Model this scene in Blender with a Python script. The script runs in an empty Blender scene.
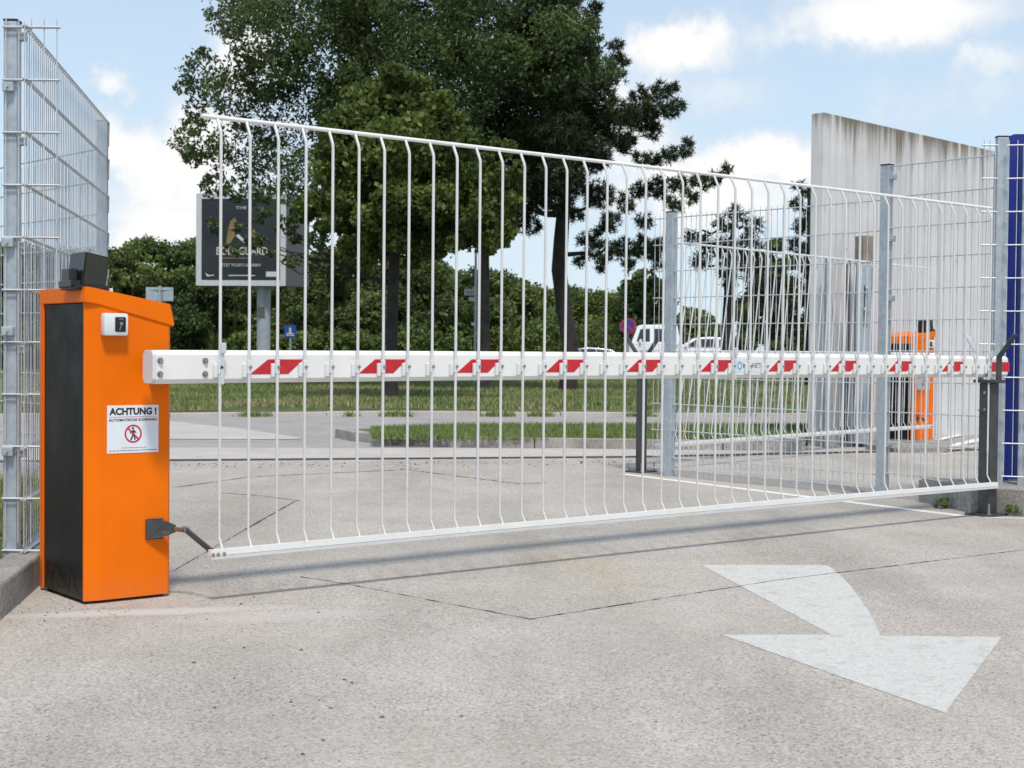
import bpy, bmesh, math, random
import numpy as np
from mathutils import Matrix, Vector
random.seed(7); rng = np.random.default_rng(11)
C = bpy.context.scene.collection
PI = math.pi

# ------------------------------------------------------------------ camera model (used to survey ground points)
FPX, ZC, ROLL, PITCH = 1458.0, 0.95, 0.0095, math.atan(35.3/1458)
def ray(px, py):
    x = px-512; y = -(py-384); ca, sa = math.cos(ROLL), math.sin(ROLL)
    X = x*ca-y*sa; U = x*sa+y*ca; cp, sp = math.cos(PITCH), math.sin(PITCH)
    return Vector((X, FPX*cp+U*sp, -FPX*sp+U*cp))
def G(px, py, z=0.0):
    d = ray(px, py); t = (z-ZC)/d.z
    return Vector((d.x*t, d.y*t, z))
def AT(px, py, Y):
    d = ray(px, py); t = Y/d.y
    return Vector((d.x*t, Y, ZC+d.z*t))

# ------------------------------------------------------------------ tagging / linking
def tag(o, label=None, cat=None, group=None, kind=None):
    if label: o['label'] = label
    if cat: o['category'] = cat
    if group: o['group'] = group
    if kind: o['kind'] = kind
    return o
def empty(name, loc, rz=0.0):
    o = bpy.data.objects.new(name, None); C.objects.link(o)
    o.location = loc; o.rotation_euler = (0, 0, rz); o.empty_display_size = .2
    return o
def link_mesh(name, me, m, parent=None, smooth=False):
    o = bpy.data.objects.new(name, me); C.objects.link(o)
    if m: me.materials.append(m)
    if parent: o.parent = parent
    if smooth:
        for p in me.polygons: p.use_smooth = True
    return o

class MB:
    """collects shapes into one mesh"""
    def __init__(s): s.bm = bmesh.new()
    def add(s, verts, faces):
        vs = [s.bm.verts.new(v) for v in verts]
        for f in faces:
            try: s.bm.faces.new([vs[i] for i in f])
            except ValueError: pass
        return vs
    def box(s, x0, x1, y0, y1, z0, z1, mtx=None, bev=0):
        v = [(x, y, z) for z in (z0, z1) for x, y in ((x0, y0), (x1, y0), (x1, y1), (x0, y1))]
        if mtx is not None: v = [mtx @ Vector(p) for p in v]
        vs = s.add(v, [(0, 3, 2, 1), (4, 5, 6, 7), (0, 1, 5, 4), (1, 2, 6, 5), (2, 3, 7, 6), (3, 0, 4, 7)])
        if bev:
            es = {e for q in vs for e in q.link_edges}
            bmesh.ops.bevel(s.bm, geom=list(es), offset=bev, segments=2, affect='EDGES', profile=.5)
        return s
    def bar(s, a, b, w, h, up=(0, 0, 1), bev=0):
        a = Vector(a); b = Vector(b); d = (b-a); L = d.length; d.normalize()
        side = d.cross(Vector(up))
        if side.length < 1e-4: side = Vector((1, 0, 0))
        side.normalize(); u2 = side.cross(d)
        m = Matrix((( d.x, side.x, u2.x, a.x), (d.y, side.y, u2.y, a.y), (d.z, side.z, u2.z, a.z), (0, 0, 0, 1)))
        return s.box(0, L, -w/2, w/2, -h/2, h/2, m, bev)
    def tube(s, pts, rad, n=8, cap=True):
        pts = [Vector(p) for p in pts]
        if not hasattr(rad, '__len__'): rad = [rad]*len(pts)
        rings = []; ref = None
        for i, p in enumerate(pts):
            d = (pts[min(i+1, len(pts)-1)]-pts[max(i-1, 0)]).normalized()
            if ref is None:
                ref = Vector((1, 0, 0)) if abs(d.x) < .8 else Vector((0, 1, 0))
            a = (ref-d*ref.dot(d)).normalized(); b = d.cross(a); ref = a
            rings.append([s.bm.verts.new(p+(a*math.cos(2*PI*k/n)+b*math.sin(2*PI*k/n))*rad[i]) for k in range(n)])
        for r0, r1 in zip(rings, rings[1:]):
            for k in range(n): s.bm.faces.new((r0[k], r0[(k+1) % n], r1[(k+1) % n], r1[k]))
        if cap: s.bm.faces.new(rings[0][::-1]); s.bm.faces.new(rings[-1])
        return s
    def cyl(s, a, b, r, n=16): return s.tube([a, b], r, n)
    def prism(s, poly, vec):
        """closed polygon (3D points) swept by vec"""
        n = len(poly); vec = Vector(vec)
        v = [Vector(p) for p in poly]+[Vector(p)+vec for p in poly]
        f = [tuple(range(n))[::-1], tuple(range(n, 2*n))]+[(i, (i+1) % n, (i+1) % n+n, i+n) for i in range(n)]
        s.add(v, f); return s
    def sheet(s, poly): s.add([Vector(p) for p in poly], [tuple(range(len(poly)))]); return s
    def build(s, name, m, parent=None, smooth=False, flip=1):
        if flip < 0:
            for v in s.bm.verts: v.co.y = -v.co.y
        bmesh.ops.recalc_face_normals(s.bm, faces=s.bm.faces)
        me = bpy.data.meshes.new(name); s.bm.to_mesh(me); s.bm.free()
        o = link_mesh(name, me, m, parent)
        if smooth:
            for p in me.polygons: p.use_smooth = True
            try: me.set_sharp_from_angle(angle=math.radians(40))
            except Exception: pass
        return o

def quads_mesh(name, V, m, parent=None, k=4):
    """V: (N,k,3) array of separate faces"""
    N = V.shape[0]; me = bpy.data.meshes.new(name)
    me.vertices.add(N*k); me.vertices.foreach_set('co', V.reshape(-1).astype(np.float32))
    me.loops.add(N*k); me.loops.foreach_set('vertex_index', np.arange(N*k, dtype=np.int32))
    me.polygons.add(N); me.polygons.foreach_set('loop_start', np.arange(0, N*k, k, dtype=np.int32))
    me.polygons.foreach_set('loop_total', np.full(N, k, dtype=np.int32))
    me.update(); me.validate()
    return link_mesh(name, me, m, parent)

# ------------------------------------------------------------------ materials
def newmat(name):
    m = bpy.data.materials.new(name); m.use_nodes = True; nt = m.node_tree
    return m, nt, nt.nodes['Principled BSDF']
def N(nt, t, **kw):
    n = nt.nodes.new(t)
    for k, v in kw.items():
        if k in n.inputs: n.inputs[k].default_value = v
        else: setattr(n, k, v)
    return n
def noise(nt, scale, detail=4, rough=.55, coord='pos', vec=(1, 1, 1)):
    if coord == 'pos': src = N(nt, 'ShaderNodeNewGeometry').outputs['Position']
    else: src = N(nt, 'ShaderNodeTexCoord').outputs['Object']
    mp = N(nt, 'ShaderNodeMapping'); mp.inputs['Scale'].default_value = vec
    nt.links.new(src, mp.inputs['Vector'])
    n = N(nt, 'ShaderNodeTexNoise', Scale=scale, Detail=detail, Roughness=rough)
    nt.links.new(mp.outputs[0], n.inputs['Vector']); return n.outputs['Fac']
def ramp(nt, fac, stops):
    r = N(nt, 'ShaderNodeValToRGB'); el = r.color_ramp.elements
    while len(el) < len(stops): el.new(.5)
    for e, (p, c) in zip(el, stops):
        e.position = p; e.color = (*c, 1) if len(c) == 3 else c
    nt.links.new(fac, r.inputs[0]); return r.outputs[0]
def mixc(nt, fac, a, b, mode='MIX'):
    n = N(nt, 'ShaderNodeMix', data_type='RGBA', blend_type=mode)
    for i, v in ((0, fac), (6, a), (7, b)):
        if hasattr(v, 'is_linked') or hasattr(v, 'links'): nt.links.new(v, n.inputs[i])
        else: n.inputs[i].default_value = v if i == 0 else (*v, 1)
    return n.outputs[2]
def bump(nt, b, h, strength=.3, dist=.01):
    n = N(nt, 'ShaderNodeBump', Strength=strength, Distance=dist)
    nt.links.new(h, n.inputs['Height']); nt.links.new(n.outputs[0], b.inputs['Normal'])

def simple(name, col, rough=.5, metal=0, var=.12, scale=8, bmp=0, spec=None, coat=0):
    m, nt, b = newmat(name)
    f = noise(nt, scale, 5)
    lo = tuple(c*(1-var) for c in col); hi = tuple(min(1, c*(1+var)) for c in col)
    nt.links.new(ramp(nt, f, [(.3, lo), (.7, hi)]), b.inputs['Base Color'])
    b.inputs['Roughness'].default_value = rough; b.inputs['Metallic'].default_value = metal
    if spec is not None: b.inputs['Specular IOR Level'].default_value = spec
    if coat: b.inputs['Coat Weight'].default_value = coat
    if bmp: bump(nt, b, noise(nt, scale*6, 4), bmp, .002)
    return m

orange = simple('orange_powder_coat', (.86, .165, .001), .5, var=.07, scale=3, bmp=.05, spec=.14)
def weather(m, amt=.6):
    nt_ = m.node_tree; b_ = nt_.nodes['Principled BSDF']; src = b_.inputs['Base Color'].links[0].from_socket
    sx = N(nt_, 'ShaderNodeSeparateXYZ'); nt_.links.new(N(nt_, 'ShaderNodeNewGeometry').outputs['Position'], sx.inputs[0])
    mr_ = N(nt_, 'ShaderNodeMapRange'); mr_.inputs[1].default_value = .20; mr_.inputs[2].default_value = 0; mr_.inputs[3].default_value = 0; mr_.inputs[4].default_value = .34
    nt_.links.new(sx.outputs['Z'], mr_.inputs[0])
    ad = N(nt_, 'ShaderNodeMath', operation='ADD'); nt_.links.new(mr_.outputs[0], ad.inputs[0]); nt_.links.new(noise(nt_, 34, 8, .75), ad.inputs[1])
    f = ramp(nt_, ad.outputs[0], [(.66, (0, 0, 0)), (.86, (amt,)*3)])
    c = mixc(nt_, f, src, (.30, .24, .18))
    sc_ = ramp(nt_, noise(nt_, 16, 6, .7, 'pos', (1, 1, 6)), [(.74, (0, 0, 0)), (.79, (.15,)*3)])
    c = mixc(nt_, sc_, c, (.42, .13, .05))
    nt_.links.new(c, b_.inputs['Base Color'])
    r_2 = ramp(nt_, noise(nt_, 5, 6, .7), [(.3, (.36,)*3), (.7, (.6,)*3)]); nt_.links.new(r_2, b_.inputs['Roughness'])
weather(orange, .13)
charcoal = simple('charcoal_panel', (.016, .0155, .012), .55, var=.15, scale=4, spec=.2)
white_paint = simple('white_powder_coat', (.80, .785, .75), .4, var=.04, scale=5)
rod_white = simple('white_rod', (.63, .625, .605), .4, var=.06, scale=6)
rod_grey = simple('aluminium_rod', (.62, .65, .67), .42, .25, var=.08, scale=9)
red_refl = simple('red_reflective', (.56, .012, .02), .35, var=.1, scale=30)
bolt_m = simple('zinc_bolt', (.34, .33, .31), .35, .7, var=.2, scale=60)
black_pl = simple('black_plastic', (.012, .012, .011), .3, var=.2, scale=10)
olive_glass = simple('smoked_glass', (.022, .019, .006), .12, var=.15, scale=12)
def grime(m, col=(.36, .34, .30), lo=.60, hi=.80, amt=.45, sc=14):
    nt_ = m.node_tree; b_ = nt_.nodes['Principled BSDF']; src = b_.inputs['Base Color'].links[0].from_socket
    f = ramp(nt_, noise(nt_, sc, 8, .75), [(lo, (0, 0, 0)), (hi, (amt,)*3)]); nt_.links.new(mixc(nt_, f, src, col), b_.inputs['Base Color'])
grime(white_paint, lo=.56); grime(red_refl, (.30, .06, .05), .5, .7, .5, 40); weather(charcoal, .14)
white_pl = simple('white_plastic', (.70, .72, .72), .35, var=.03)
black_ink = simple('black_ink', (.015, .015, .02), .6)
grime(dark_steel, (.16, .12, .09), .58, .72, .5, 18) if 'dark_steel' in globals() else None
red_ink = simple('red_ink', (.55, .02, .05), .5)
paper = simple('sticker_paper', (.74, .78, .82), .35, var=.04, scale=20)
dark_steel = simple('dark_grey_steel', (.052, .056, .056), .5, var=.25, scale=14, bmp=.1)
wire = simple('galvanised_wire', (.56, .585, .60), .42, .3, var=.12, scale=12)
blue_m = simple('blue_paint', (.010, .026, .24), .4, var=.15, scale=3)
cap_m = simple('black_post_cap', (.02, .022, .025), .5)

def galv():
    m, nt, b = newmat('galvanised_steel')
    v = N(nt, 'ShaderNodeTexVoronoi', Scale=38)
    nt.links.new(N(nt, 'ShaderNodeNewGeometry').outputs['Position'], v.inputs['Vector'])
    c1 = ramp(nt, v.outputs['Distance'], [(0, (.38, .43, .46)), (.8, (.47, .52, .55))])
    c2 = ramp(nt, noise(nt, 9, 6, .65), [(.35, (.84, .86, .88)), (.7, (1.1, 1.1, 1.08))])
    nt.links.new(mixc(nt, 1.0, c1, c2, 'MULTIPLY'), b.inputs['Base Color'])
    b.inputs['Metallic'].default_value = .35; b.inputs['Roughness'].default_value = .48
    return m
galv_m = galv()

def ground_concrete(name, base, spec_amt=.5, warm=(.36, .32, .26), stain=.8, grain=170):
    m, nt, b = newmat(name)
    pos = N(nt, 'ShaderNodeNewGeometry').outputs['Position']
    v = N(nt, 'ShaderNodeTexVoronoi', Scale=grain); nt.links.new(pos, v.inputs['Vector'])
    sep = N(nt, 'ShaderNodeSeparateColor'); nt.links.new(v.outputs['Color'], sep.inputs[0])
    lo = tuple(c*(1-spec_amt) for c in base); hi = tuple(min(.8, c*(1+spec_amt*.55)) for c in base)
    grainc = ramp(nt, sep.outputs[0], [(0, lo), (.18, tuple(c*.86 for c in base)), (.6, base), (1, hi)])
    mid = ramp(nt, noise(nt, 60, 5, .7), [(.3, (.88, .88, .88)), (.7, (1.10, 1.10, 1.09))])
    c = mixc(nt, 1.0, grainc, mid, 'MULTIPLY')
    big = noise(nt, .55, 6, .6)
    c = mixc(nt, ramp(nt, big, [(.42, (0, 0, 0)), (.72, (.55, .55, .55))]), c, warm)
    dirt = ramp(nt, noise(nt, 1.6, 7, .68), [(.36, (stain, stain, stain*.985)), (.62, (1.05, 1.05, 1.05))])
    c = mixc(nt, 1.0, c, dirt, 'MULTIPLY')
    spots = ramp(nt, noise(nt, 23, 3, .5), [(.70, (1, 1, 1)), (.77, (.62, .60, .57))])
    c = mixc(nt, .7, c, spots, 'MULTIPLY')
    if name.startswith('exposed'):
        trk = ramp(nt, noise(nt, 1.0, 5, .6, 'pos', (1.5, .22, 1)), [(.44, (1.03, 1.03, 1.03)), (.66, (.84, .835, .83))]); c = mixc(nt, 1.0, c, trk, 'MULTIPLY')
        oil = ramp(nt, noise(nt, 2.6, 3, .5), [(.70, (1, 1, 1)), (.80, (.78, .77, .76))]); c = mixc(nt, 1.0, c, oil, 'MULTIPLY')
        # pale cement worn off along the housing and a yellowish stain on the slab: real marks with a place of their own
        sxyz = N(nt, 'ShaderNodeSeparateXYZ'); nt.links.new(pos, sxyz.inputs[0])
        def mt(op, a, b2=None):
            n_ = N(nt, 'ShaderNodeMath', operation=op)
            for i_, v_ in enumerate((a, b2)):
                if v_ is None: continue
                if isinstance(v_, (int, float)): n_.inputs[i_].default_value = v_
                else: nt.links.new(v_, n_.inputs[i_])
            return n_.outputs[0]
        wob = mt('MULTIPLY', mt('SUBTRACT', noise(nt, 3.2, 6, .65), .5), 2.2)
        for (cx_, cy_, ax, ay, rot), colr, amt in (((-1.30, 5.17, .62, .075, .25), (.56, .535, .50), .75), ((-.80, 5.12, .45, .12, .3), (.53, .50, .47), .5), ((.30, 6.35, .3, .8, .3), (.43, .39, .30), .4)):
            dx_ = mt('SUBTRACT', sxyz.outputs[0], cx_); dy_ = mt('SUBTRACT', sxyz.outputs[1], cy_)
            u_x = mt('DIVIDE', mt('ADD', mt('MULTIPLY', dx_, math.cos(rot)), mt('MULTIPLY', dy_, math.sin(rot))), ax)
            u_y = mt('DIVIDE', mt('SUBTRACT', mt('MULTIPLY', dy_, math.cos(rot)), mt('MULTIPLY', dx_, math.sin(rot))), ay)
            r2 = mt('ADD', mt('ADD', mt('MULTIPLY', u_x, u_x), mt('MULTIPLY', u_y, u_y)), wob)
            msk = ramp(nt, r2, [(.0, (amt,)*3), (1.0, (0, 0, 0))])
            c = mixc(nt, msk, c, mixc(nt, 1.0, c, tuple(min(1, q_*2.45) for q_ in colr), 'MULTIPLY') if amt < .56 and cx_ > 0 else colr)
    nt.links.new(c, b.inputs['Base Color']); b.inputs['Roughness'].default_value = .9
    b.inputs['Specular IOR Level'].default_value = .25
    bump(nt, b, sep.outputs[1], .35, .003)
    return m
conc_ground = ground_concrete('exposed_aggregate_concrete', (.450, .410, .366), .55, (.46, .418, .362), .91)
conc_light = ground_concrete('smooth_light_concrete', (.54, .495, .46), .2, (.54, .49, .44), .88)
asphalt = ground_concrete('grey_asphalt', (.38, .36, .345), .4, (.36, .335, .315), .88)
tar = simple('tar_joint', (.045, .043, .04), .8, var=.4, scale=20)
kerb_m = ground_concrete('granite_kerb', (.40, .375, .35), .5, (.36, .33, .28), .62, 120)
soil = ground_concrete('brown_soil', (.13, .085, .05), .6, (.17, .12, .07), .6, 60)
pebble_m = simple('pebble_debris', (.10, .075, .055), .8, var=.5, scale=30)
paint_road = None
def roadpaint(name, wear, gain=1.0):
    m, nt, b = newmat(name)
    pos = N(nt, 'ShaderNodeNewGeometry').outputs['Position']
    v = N(nt, 'ShaderNodeTexVoronoi', Scale=150); nt.links.new(pos, v.inputs['Vector'])
    sep = N(nt, 'ShaderNodeSeparateColor'); nt.links.new(v.outputs['Color'], sep.inputs[0])
    g = ramp(nt, sep.outputs[0], [(p_, tuple(q_*gain for q_ in c_)) for p_, c_ in ((0, (.44, .43, .395)), (.15, (.54, .53, .485)), (1, (.63, .62, .57)))])
    w = ramp(nt, noise(nt, 11, 9, .8), [(wear+.10, (.12, .12, .12)), (wear+.24, (1, 1, 1))])
    c = mixc(nt, w, (.40, .375, .35), g)
    nt.links.new(c, b.inputs['Base Color']); b.inputs['Roughness'].default_value = .75
    bump(nt, b, sep.outputs[1], .25, .002)
    return m
paint_arrow = roadpaint('worn_white_road_paint', .24)
paint_line = roadpaint('white_line_paint', .12, 1.35)
dust = roadpaint('pale_cement_smear', .52)

def grass_mat(name, a, b_, dry):
    m, nt, b = newmat(name)
    ri = N(nt, 'ShaderNodeNewGeometry')
    c = ramp(nt, ri.outputs['Random Per Island'], [(0, a), (1, b_)])
    f = ramp(nt, noise(nt, .45, 5, .6), [(.46, (0, 0, 0)), (.60, (.8, .8, .8))])
    c = mixc(nt, f, c, dry)
    nt.links.new(c, b.inputs['Base Color']); b.inputs['Roughness'].default_value = .7
    return m
grass_dry = grass_mat('lawn_grass_with_dry_patches', (.11, .165, .042), (.20, .26, .075), (.33, .27, .13))
grass_grn = grass_mat('green_verge_grass', (.12, .18, .045), (.22, .28, .085), (.17, .22, .055))
lawn_m = simple('lawn_base', (.09, .12, .04), .9, var=.35, scale=3)

def leaf_mat(name, a, b_, trans=.25, scale=.9):
    m, nt, b = newmat(name)
    ri = N(nt, 'ShaderNodeNewGeometry')
    c = ramp(nt, ri.outputs['Random Per Island'], [(0, a), (1, b_)])
    cl = ramp(nt, noise(nt, scale, 3), [(.34, (.55, .60, .58)), (.66, (1.4, 1.32, 1.1))])
    c = mixc(nt, 1.0, c, cl, 'MULTIPLY')
    nt.links.new(c, b.inputs['Base Color']); b.inputs['Roughness'].default_value = .5
    b.inputs['Specular IOR Level'].default_value = .2
    tr = N(nt, 'ShaderNodeBsdfTranslucent'); nt.links.new(c, tr.inputs['Color'])
    mx = N(nt, 'ShaderNodeMixShader'); mx.inputs[0].default_value = trans
    nt.links.new(b.outputs[0], mx.inputs[1]); nt.links.new(tr.outputs[0], mx.inputs[2])
    nt.links.new(mx.outputs[0], nt.nodes['Material Output'].inputs[0])
    return m
leaf_ash = leaf_mat('ash_leaf', (.05, .08, .03), (.135, .185, .075), .30)
leaf_maple = leaf_mat('maple_leaf', (.068, .105, .028), (.16, .205, .06), .32)
leaf_pine = leaf_mat('pine_needle', (.017, .030, .015), (.055, .075, .034), .08, .8)
leaf_wood = leaf_mat('hedge_leaf', (.066, .098, .034), (.175, .225, .085), .28, .35)
leaf_wood2 = leaf_mat('light_hedge_leaf', (.09, .14, .038), (.20, .265, .08), .28, .35)
leaf_weed = leaf_mat('weed_leaf', (.06, .11, .02), (.13, .20, .04), .25)
bark = simple('grey_brown_bark', (.045, .038, .032), .9, var=.4, scale=7, bmp=.8)
bark_pine = simple('pine_bark', (.036, .029, .026), .9, var=.4, scale=6, bmp=.8)

def wallmat():
    m, nt, b = newmat('weathered_concrete_wall')
    base = ramp(nt, noise(nt, 2.2, 7, .65), [(.3, (.60, .59, .575)), (.7, (.71, .70, .685))])
    # dirt washed down from the coping: long vertical streaks, strongest under the top edge
    st = noise(nt, 9, 6, .62, 'pos', (1, 1, .05))
    st2 = noise(nt, 1.2, 4, .6, 'pos', (1, 1, .5))
    sz = N(nt, 'ShaderNodeSeparateXYZ'); nt.links.new(N(nt, 'ShaderNodeNewGeometry').outputs['Position'], sz.inputs[0])
    mr = N(nt, 'ShaderNodeMapRange'); mr.inputs['From Min'].default_value = 2.1; mr.inputs['From Max'].default_value = 3.4
    nt.links.new(sz.outputs['Z'], mr.inputs[0])
    pw = N(nt, 'ShaderNodeMath', operation='POWER'); nt.links.new(mr.outputs[0], pw.inputs[0]); pw.inputs[1].default_value = 4.5
    ad = N(nt, 'ShaderNodeMath', operation='MULTIPLY_ADD'); nt.links.new(pw.outputs[0], ad.inputs[0]); ad.inputs[1].default_value = .42
    nt.links.new(st, ad.inputs[2])
    a2 = N(nt, 'ShaderNodeMath', operation='MULTIPLY_ADD'); nt.links.new(st2, a2.inputs[0]); a2.inputs[1].default_value = .25; nt.links.new(ad.outputs[0], a2.inputs[2])
    f = ramp(nt, a2.outputs[0], [(.60, (0, 0, 0)), (.78, (.18, .18, .18)), (1.1, (.95, .95, .95))])
    c = mixc(nt, f, base, (.17, .14, .10))
    pores = ramp(nt, noise(nt, 40, 3, .6), [(.2, (.8, .8, .8)), (.4, (1, 1, 1))])
    c = mixc(nt, 1.0, c, pores, 'MULTIPLY')
    nt.links.new(c, b.inputs['Base Color']); b.inputs['Roughness'].default_value = .92
    bump(nt, b, noise(nt, 30, 6), .25, .004)
    return m
wall_m = wallmat()
glass_car = simple('car_glass', (.03, .04, .045), .08, var=.2)
car_white = simple('white_car_paint', (.80, .80, .80), .25, coat=.6, var=.02)
car_silver = simple('silver_car_paint', (.35, .36, .38), .25, .4, coat=.6, var=.02)
tyre_m = simple('rubber', (.02, .02, .02), .85)

# ------------------------------------------------------------------ world, sun, camera
SUN_EL = math.radians(60); SUN_AZ = math.radians(168)     # azimuth from +Y, clockwise to +X (behind the camera)
w = bpy.data.worlds.new('World'); bpy.context.scene.world = w; w.use_nodes = True
nt = w.node_tree; bg = nt.nodes['Background']
sky = N(nt, 'ShaderNodeTexSky', sky_type='NISHITA'); sky.sun_disc = False
sky.sun_elevation = SUN_EL; sky.sun_rotation = SUN_AZ; sky.air_density = 1.0; sky.dust_density = .6; sky.ozone_density = 1.2
SKY_STR = .125
tc = N(nt, 'ShaderNodeTexCoord')
sp = N(nt, 'ShaderNodeSeparateXYZ'); nt.links.new(tc.outputs['Generated'], sp.inputs[0])
def mth(op, a, b=None, c=None):
    n = N(nt, 'ShaderNodeMath', operation=op)
    for i, v in enumerate((a, b, c)):
        if v is None: continue
        if isinstance(v, (int, float)): n.inputs[i].default_value = v
        else: nt.links.new(v, n.inputs[i])
    return n.outputs[0]
az0 = mth('ARCTAN2', sp.outputs[0], sp.outputs[1]); el0 = mth('ARCSINE', sp.outputs[2])
n1 = N(nt, 'ShaderNodeTexNoise', Scale=9, Detail=8, Roughness=.62); nt.links.new(tc.outputs['Generated'], n1.inputs['Vector'])
n2 = N(nt, 'ShaderNodeTexNoise', Scale=3.2, Detail=7, Roughness=.6); nt.links.new(tc.outputs['Generated'], n2.inputs['Vector'])
n3 = N(nt, 'ShaderNodeTexNoise', Scale=24, Detail=6, Roughness=.6); nt.links.new(tc.outputs['Generated'], n3.inputs['Vector'])
sc3 = N(nt, 'ShaderNodeSeparateColor'); nt.links.new(n1.outputs['Color'], sc3.inputs[0])
sc4 = N(nt, 'ShaderNodeSeparateColor'); nt.links.new(n3.outputs['Color'], sc4.inputs[0])
az = mth('ADD', az0, mth('ADD', mth('MULTIPLY', mth('SUBTRACT', sc3.outputs[0], .5), .11), mth('MULTIPLY', mth('SUBTRACT', sc4.outputs[0], .5), .03)))
el = mth('ADD', el0, mth('ADD', mth('MULTIPLY', mth('SUBTRACT', sc3.outputs[1], .5), .085), mth('MULTIPLY', mth('SUBTRACT', sc4.outputs[1], .5), .025)))
def azel(px, py):
    d = ray(px, py).normalized(); return math.atan2(d.x, d.y), math.asin(d.z)
BLOBS = [(120, 150, 60, 34, 1), (180, 175, 90, 70, 1), (95, 95, 22, 20, .8), (250, 60, 70, 70, .8), (150, 225, 120, 60, .9),
         (695, 42, 48, 30, 1), (730, 80, 90, 30, .45), (880, 12, 150, 34, 1), (770, 155, 95, 32, 1), (700, 190, 120, 50, 1), (640, 130, 60, 50, .8),
         (940, 95, 130, 40, .5), (860, 110, 120, 60, .35), (550, 280, 300, 40, .35), (1000, 60, 60, 20, .6), (130, 75, 70, 14, .35),
         (430, 200, 200, 80, .7), (-300, 120, 200, 60, .9), (1500, 60, 260, 70, .9), (1250, 170, 160, 50, .9)]
dens = None
for px, py, rx, ry, s_ in BLOBS:
    a0, e0 = azel(px, py)
    dx = mth('MULTIPLY', mth('SUBTRACT', az, a0), FPX/rx); dy = mth('MULTIPLY', mth('SUBTRACT', el, e0), FPX/ry)
    d2 = mth('ADD', mth('MULTIPLY', dx, dx), mth('MULTIPLY', dy, dy))
    b_ = mth('MULTIPLY', mth('POWER', 2.718, mth('MULTIPLY', d2, -.9)), s_)
    dens = b_ if dens is None else mth('MAXIMUM', dens, b_)
det = mth('ADD', mth('MULTIPLY', mth('SUBTRACT', n1.outputs[0], .5), 1.5), mth('MULTIPLY', mth('SUBTRACT', n3.outputs[0], .5), .8))
gen = mth('MULTIPLY', mth('SUBTRACT', n2.outputs[0], .42), 1.1)
cov = mth('ADD', mth('MAXIMUM', dens, gen), mth('MULTIPLY', det, .55))
mr = N(nt, 'ShaderNodeMapRange', interpolation_type='SMOOTHSTEP'); nt.links.new(cov, mr.inputs[0])
mr.inputs[1].default_value = .16; mr.inputs[2].default_value = .92
# thin veil that whitens the lower sky, as real air does
veil = N(nt, 'ShaderNodeMapRange', interpolation_type='SMOOTHSTEP'); nt.links.new(el0, veil.inputs[0])
veil.inputs[1].default_value = .5; veil.inputs[2].default_value = .0; veil.inputs[3].default_value = .42; veil.inputs[4].default_value = .8
skyc = N(nt, 'ShaderNodeVectorMath', operation='SCALE'); skyc.inputs['Scale'].default_value = SKY_STR
nt.links.new(sky.outputs[0], skyc.inputs[0])
c1 = mixc(nt, veil.outputs[0], skyc.outputs[0], (.54, .665, .785))
cloudc = ramp(nt, mth('ADD', mth('MULTIPLY', mr.outputs[0], .6), mth('MULTIPLY', n3.outputs[0], .5)), [(.32, (.58, .635, .715)), (.8, (.845, .83, .81))])
c2 = mixc(nt, mth('MULTIPLY', mr.outputs[0], .93), c1, cloudc)
nt.links.new(c2, bg.inputs[0]); bg.inputs[1].default_value = 1.0

sun = bpy.data.lights.new('sun', 'SUN'); sun.energy = 2.5; sun.angle = math.radians(9); sun.color = (1, .93, .84)
so = bpy.data.objects.new('sun', sun); C.objects.link(so)
sd = Vector((math.sin(SUN_AZ)*math.cos(SUN_EL), math.cos(SUN_AZ)*math.cos(SUN_EL), math.sin(SUN_EL)))
so.rotation_euler = sd.to_track_quat('Z', 'Y').to_euler(); so.location = (0, -5, 12)

cam = bpy.data.cameras.new('camera'); co = bpy.data.objects.new('camera', cam); C.objects.link(co)
cam.sensor_width = 36; cam.lens = FPX*36/1024; cam.clip_end = 6000; cam.clip_start = .05
r0 = Vector((1, 0, 0)); f0 = Vector((0, math.cos(PITCH), -math.sin(PITCH))); u0 = r0.cross(f0)
r_ = r0*math.cos(ROLL)+u0*math.sin(ROLL); u_ = u0*math.cos(ROLL)-r0*math.sin(ROLL)
co.matrix_world = Matrix(((r_.x, u_.x, -f0.x, 0), (r_.y, u_.y, -f0.y, 0), (r_.z, u_.z, -f0.z, ZC), (0, 0, 0, 1)))
cam.dof.use_dof = True; cam.dof.focus_distance = 6.6; cam.dof.aperture_fstop = 9
sc = bpy.context.scene; sc.camera = co
sc.view_settings.view_transform = 'Standard'; sc.view_settings.look = 'None'; sc.view_settings.exposure = 0.30; sc.view_settings.gamma = 1
sc.cycles.use_denoising = True; sc.cycles.max_bounces = 6; sc.cycles.transparent_max_bounces = 4

# ------------------------------------------------------------------ text
def text(body, m, parent, mtx, width, height, name='lettering', bold=0.0, flip=1, spacing=1.0):
    cu = bpy.data.curves.new('t', 'FONT'); cu.body = body; cu.size = 1; cu.offset = bold; cu.space_character = spacing
    cu.resolution_u = 4
    o = bpy.data.objects.new('t', cu); C.objects.link(o)
    dg = bpy.context.evaluated_depsgraph_get(); dg.update()
    me = bpy.data.meshes.new_from_object(o.evaluated_get(dg)); bpy.data.objects.remove(o)
    co_ = [v.co for v in me.vertices]
    x0 = min(c.x for c in co_); x1 = max(c.x for c in co_); y0 = min(c.y for c in co_); y1 = max(c.y for c in co_)
    for v in me.vertices:
        v.co = mtx @ Vector(((v.co.x-x0)/(x1-x0)*width, (v.co.y-y0)/(y1-y0)*height, 0))
    me.materials.clear()
    return link_mesh(name, me, m, parent)

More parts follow.
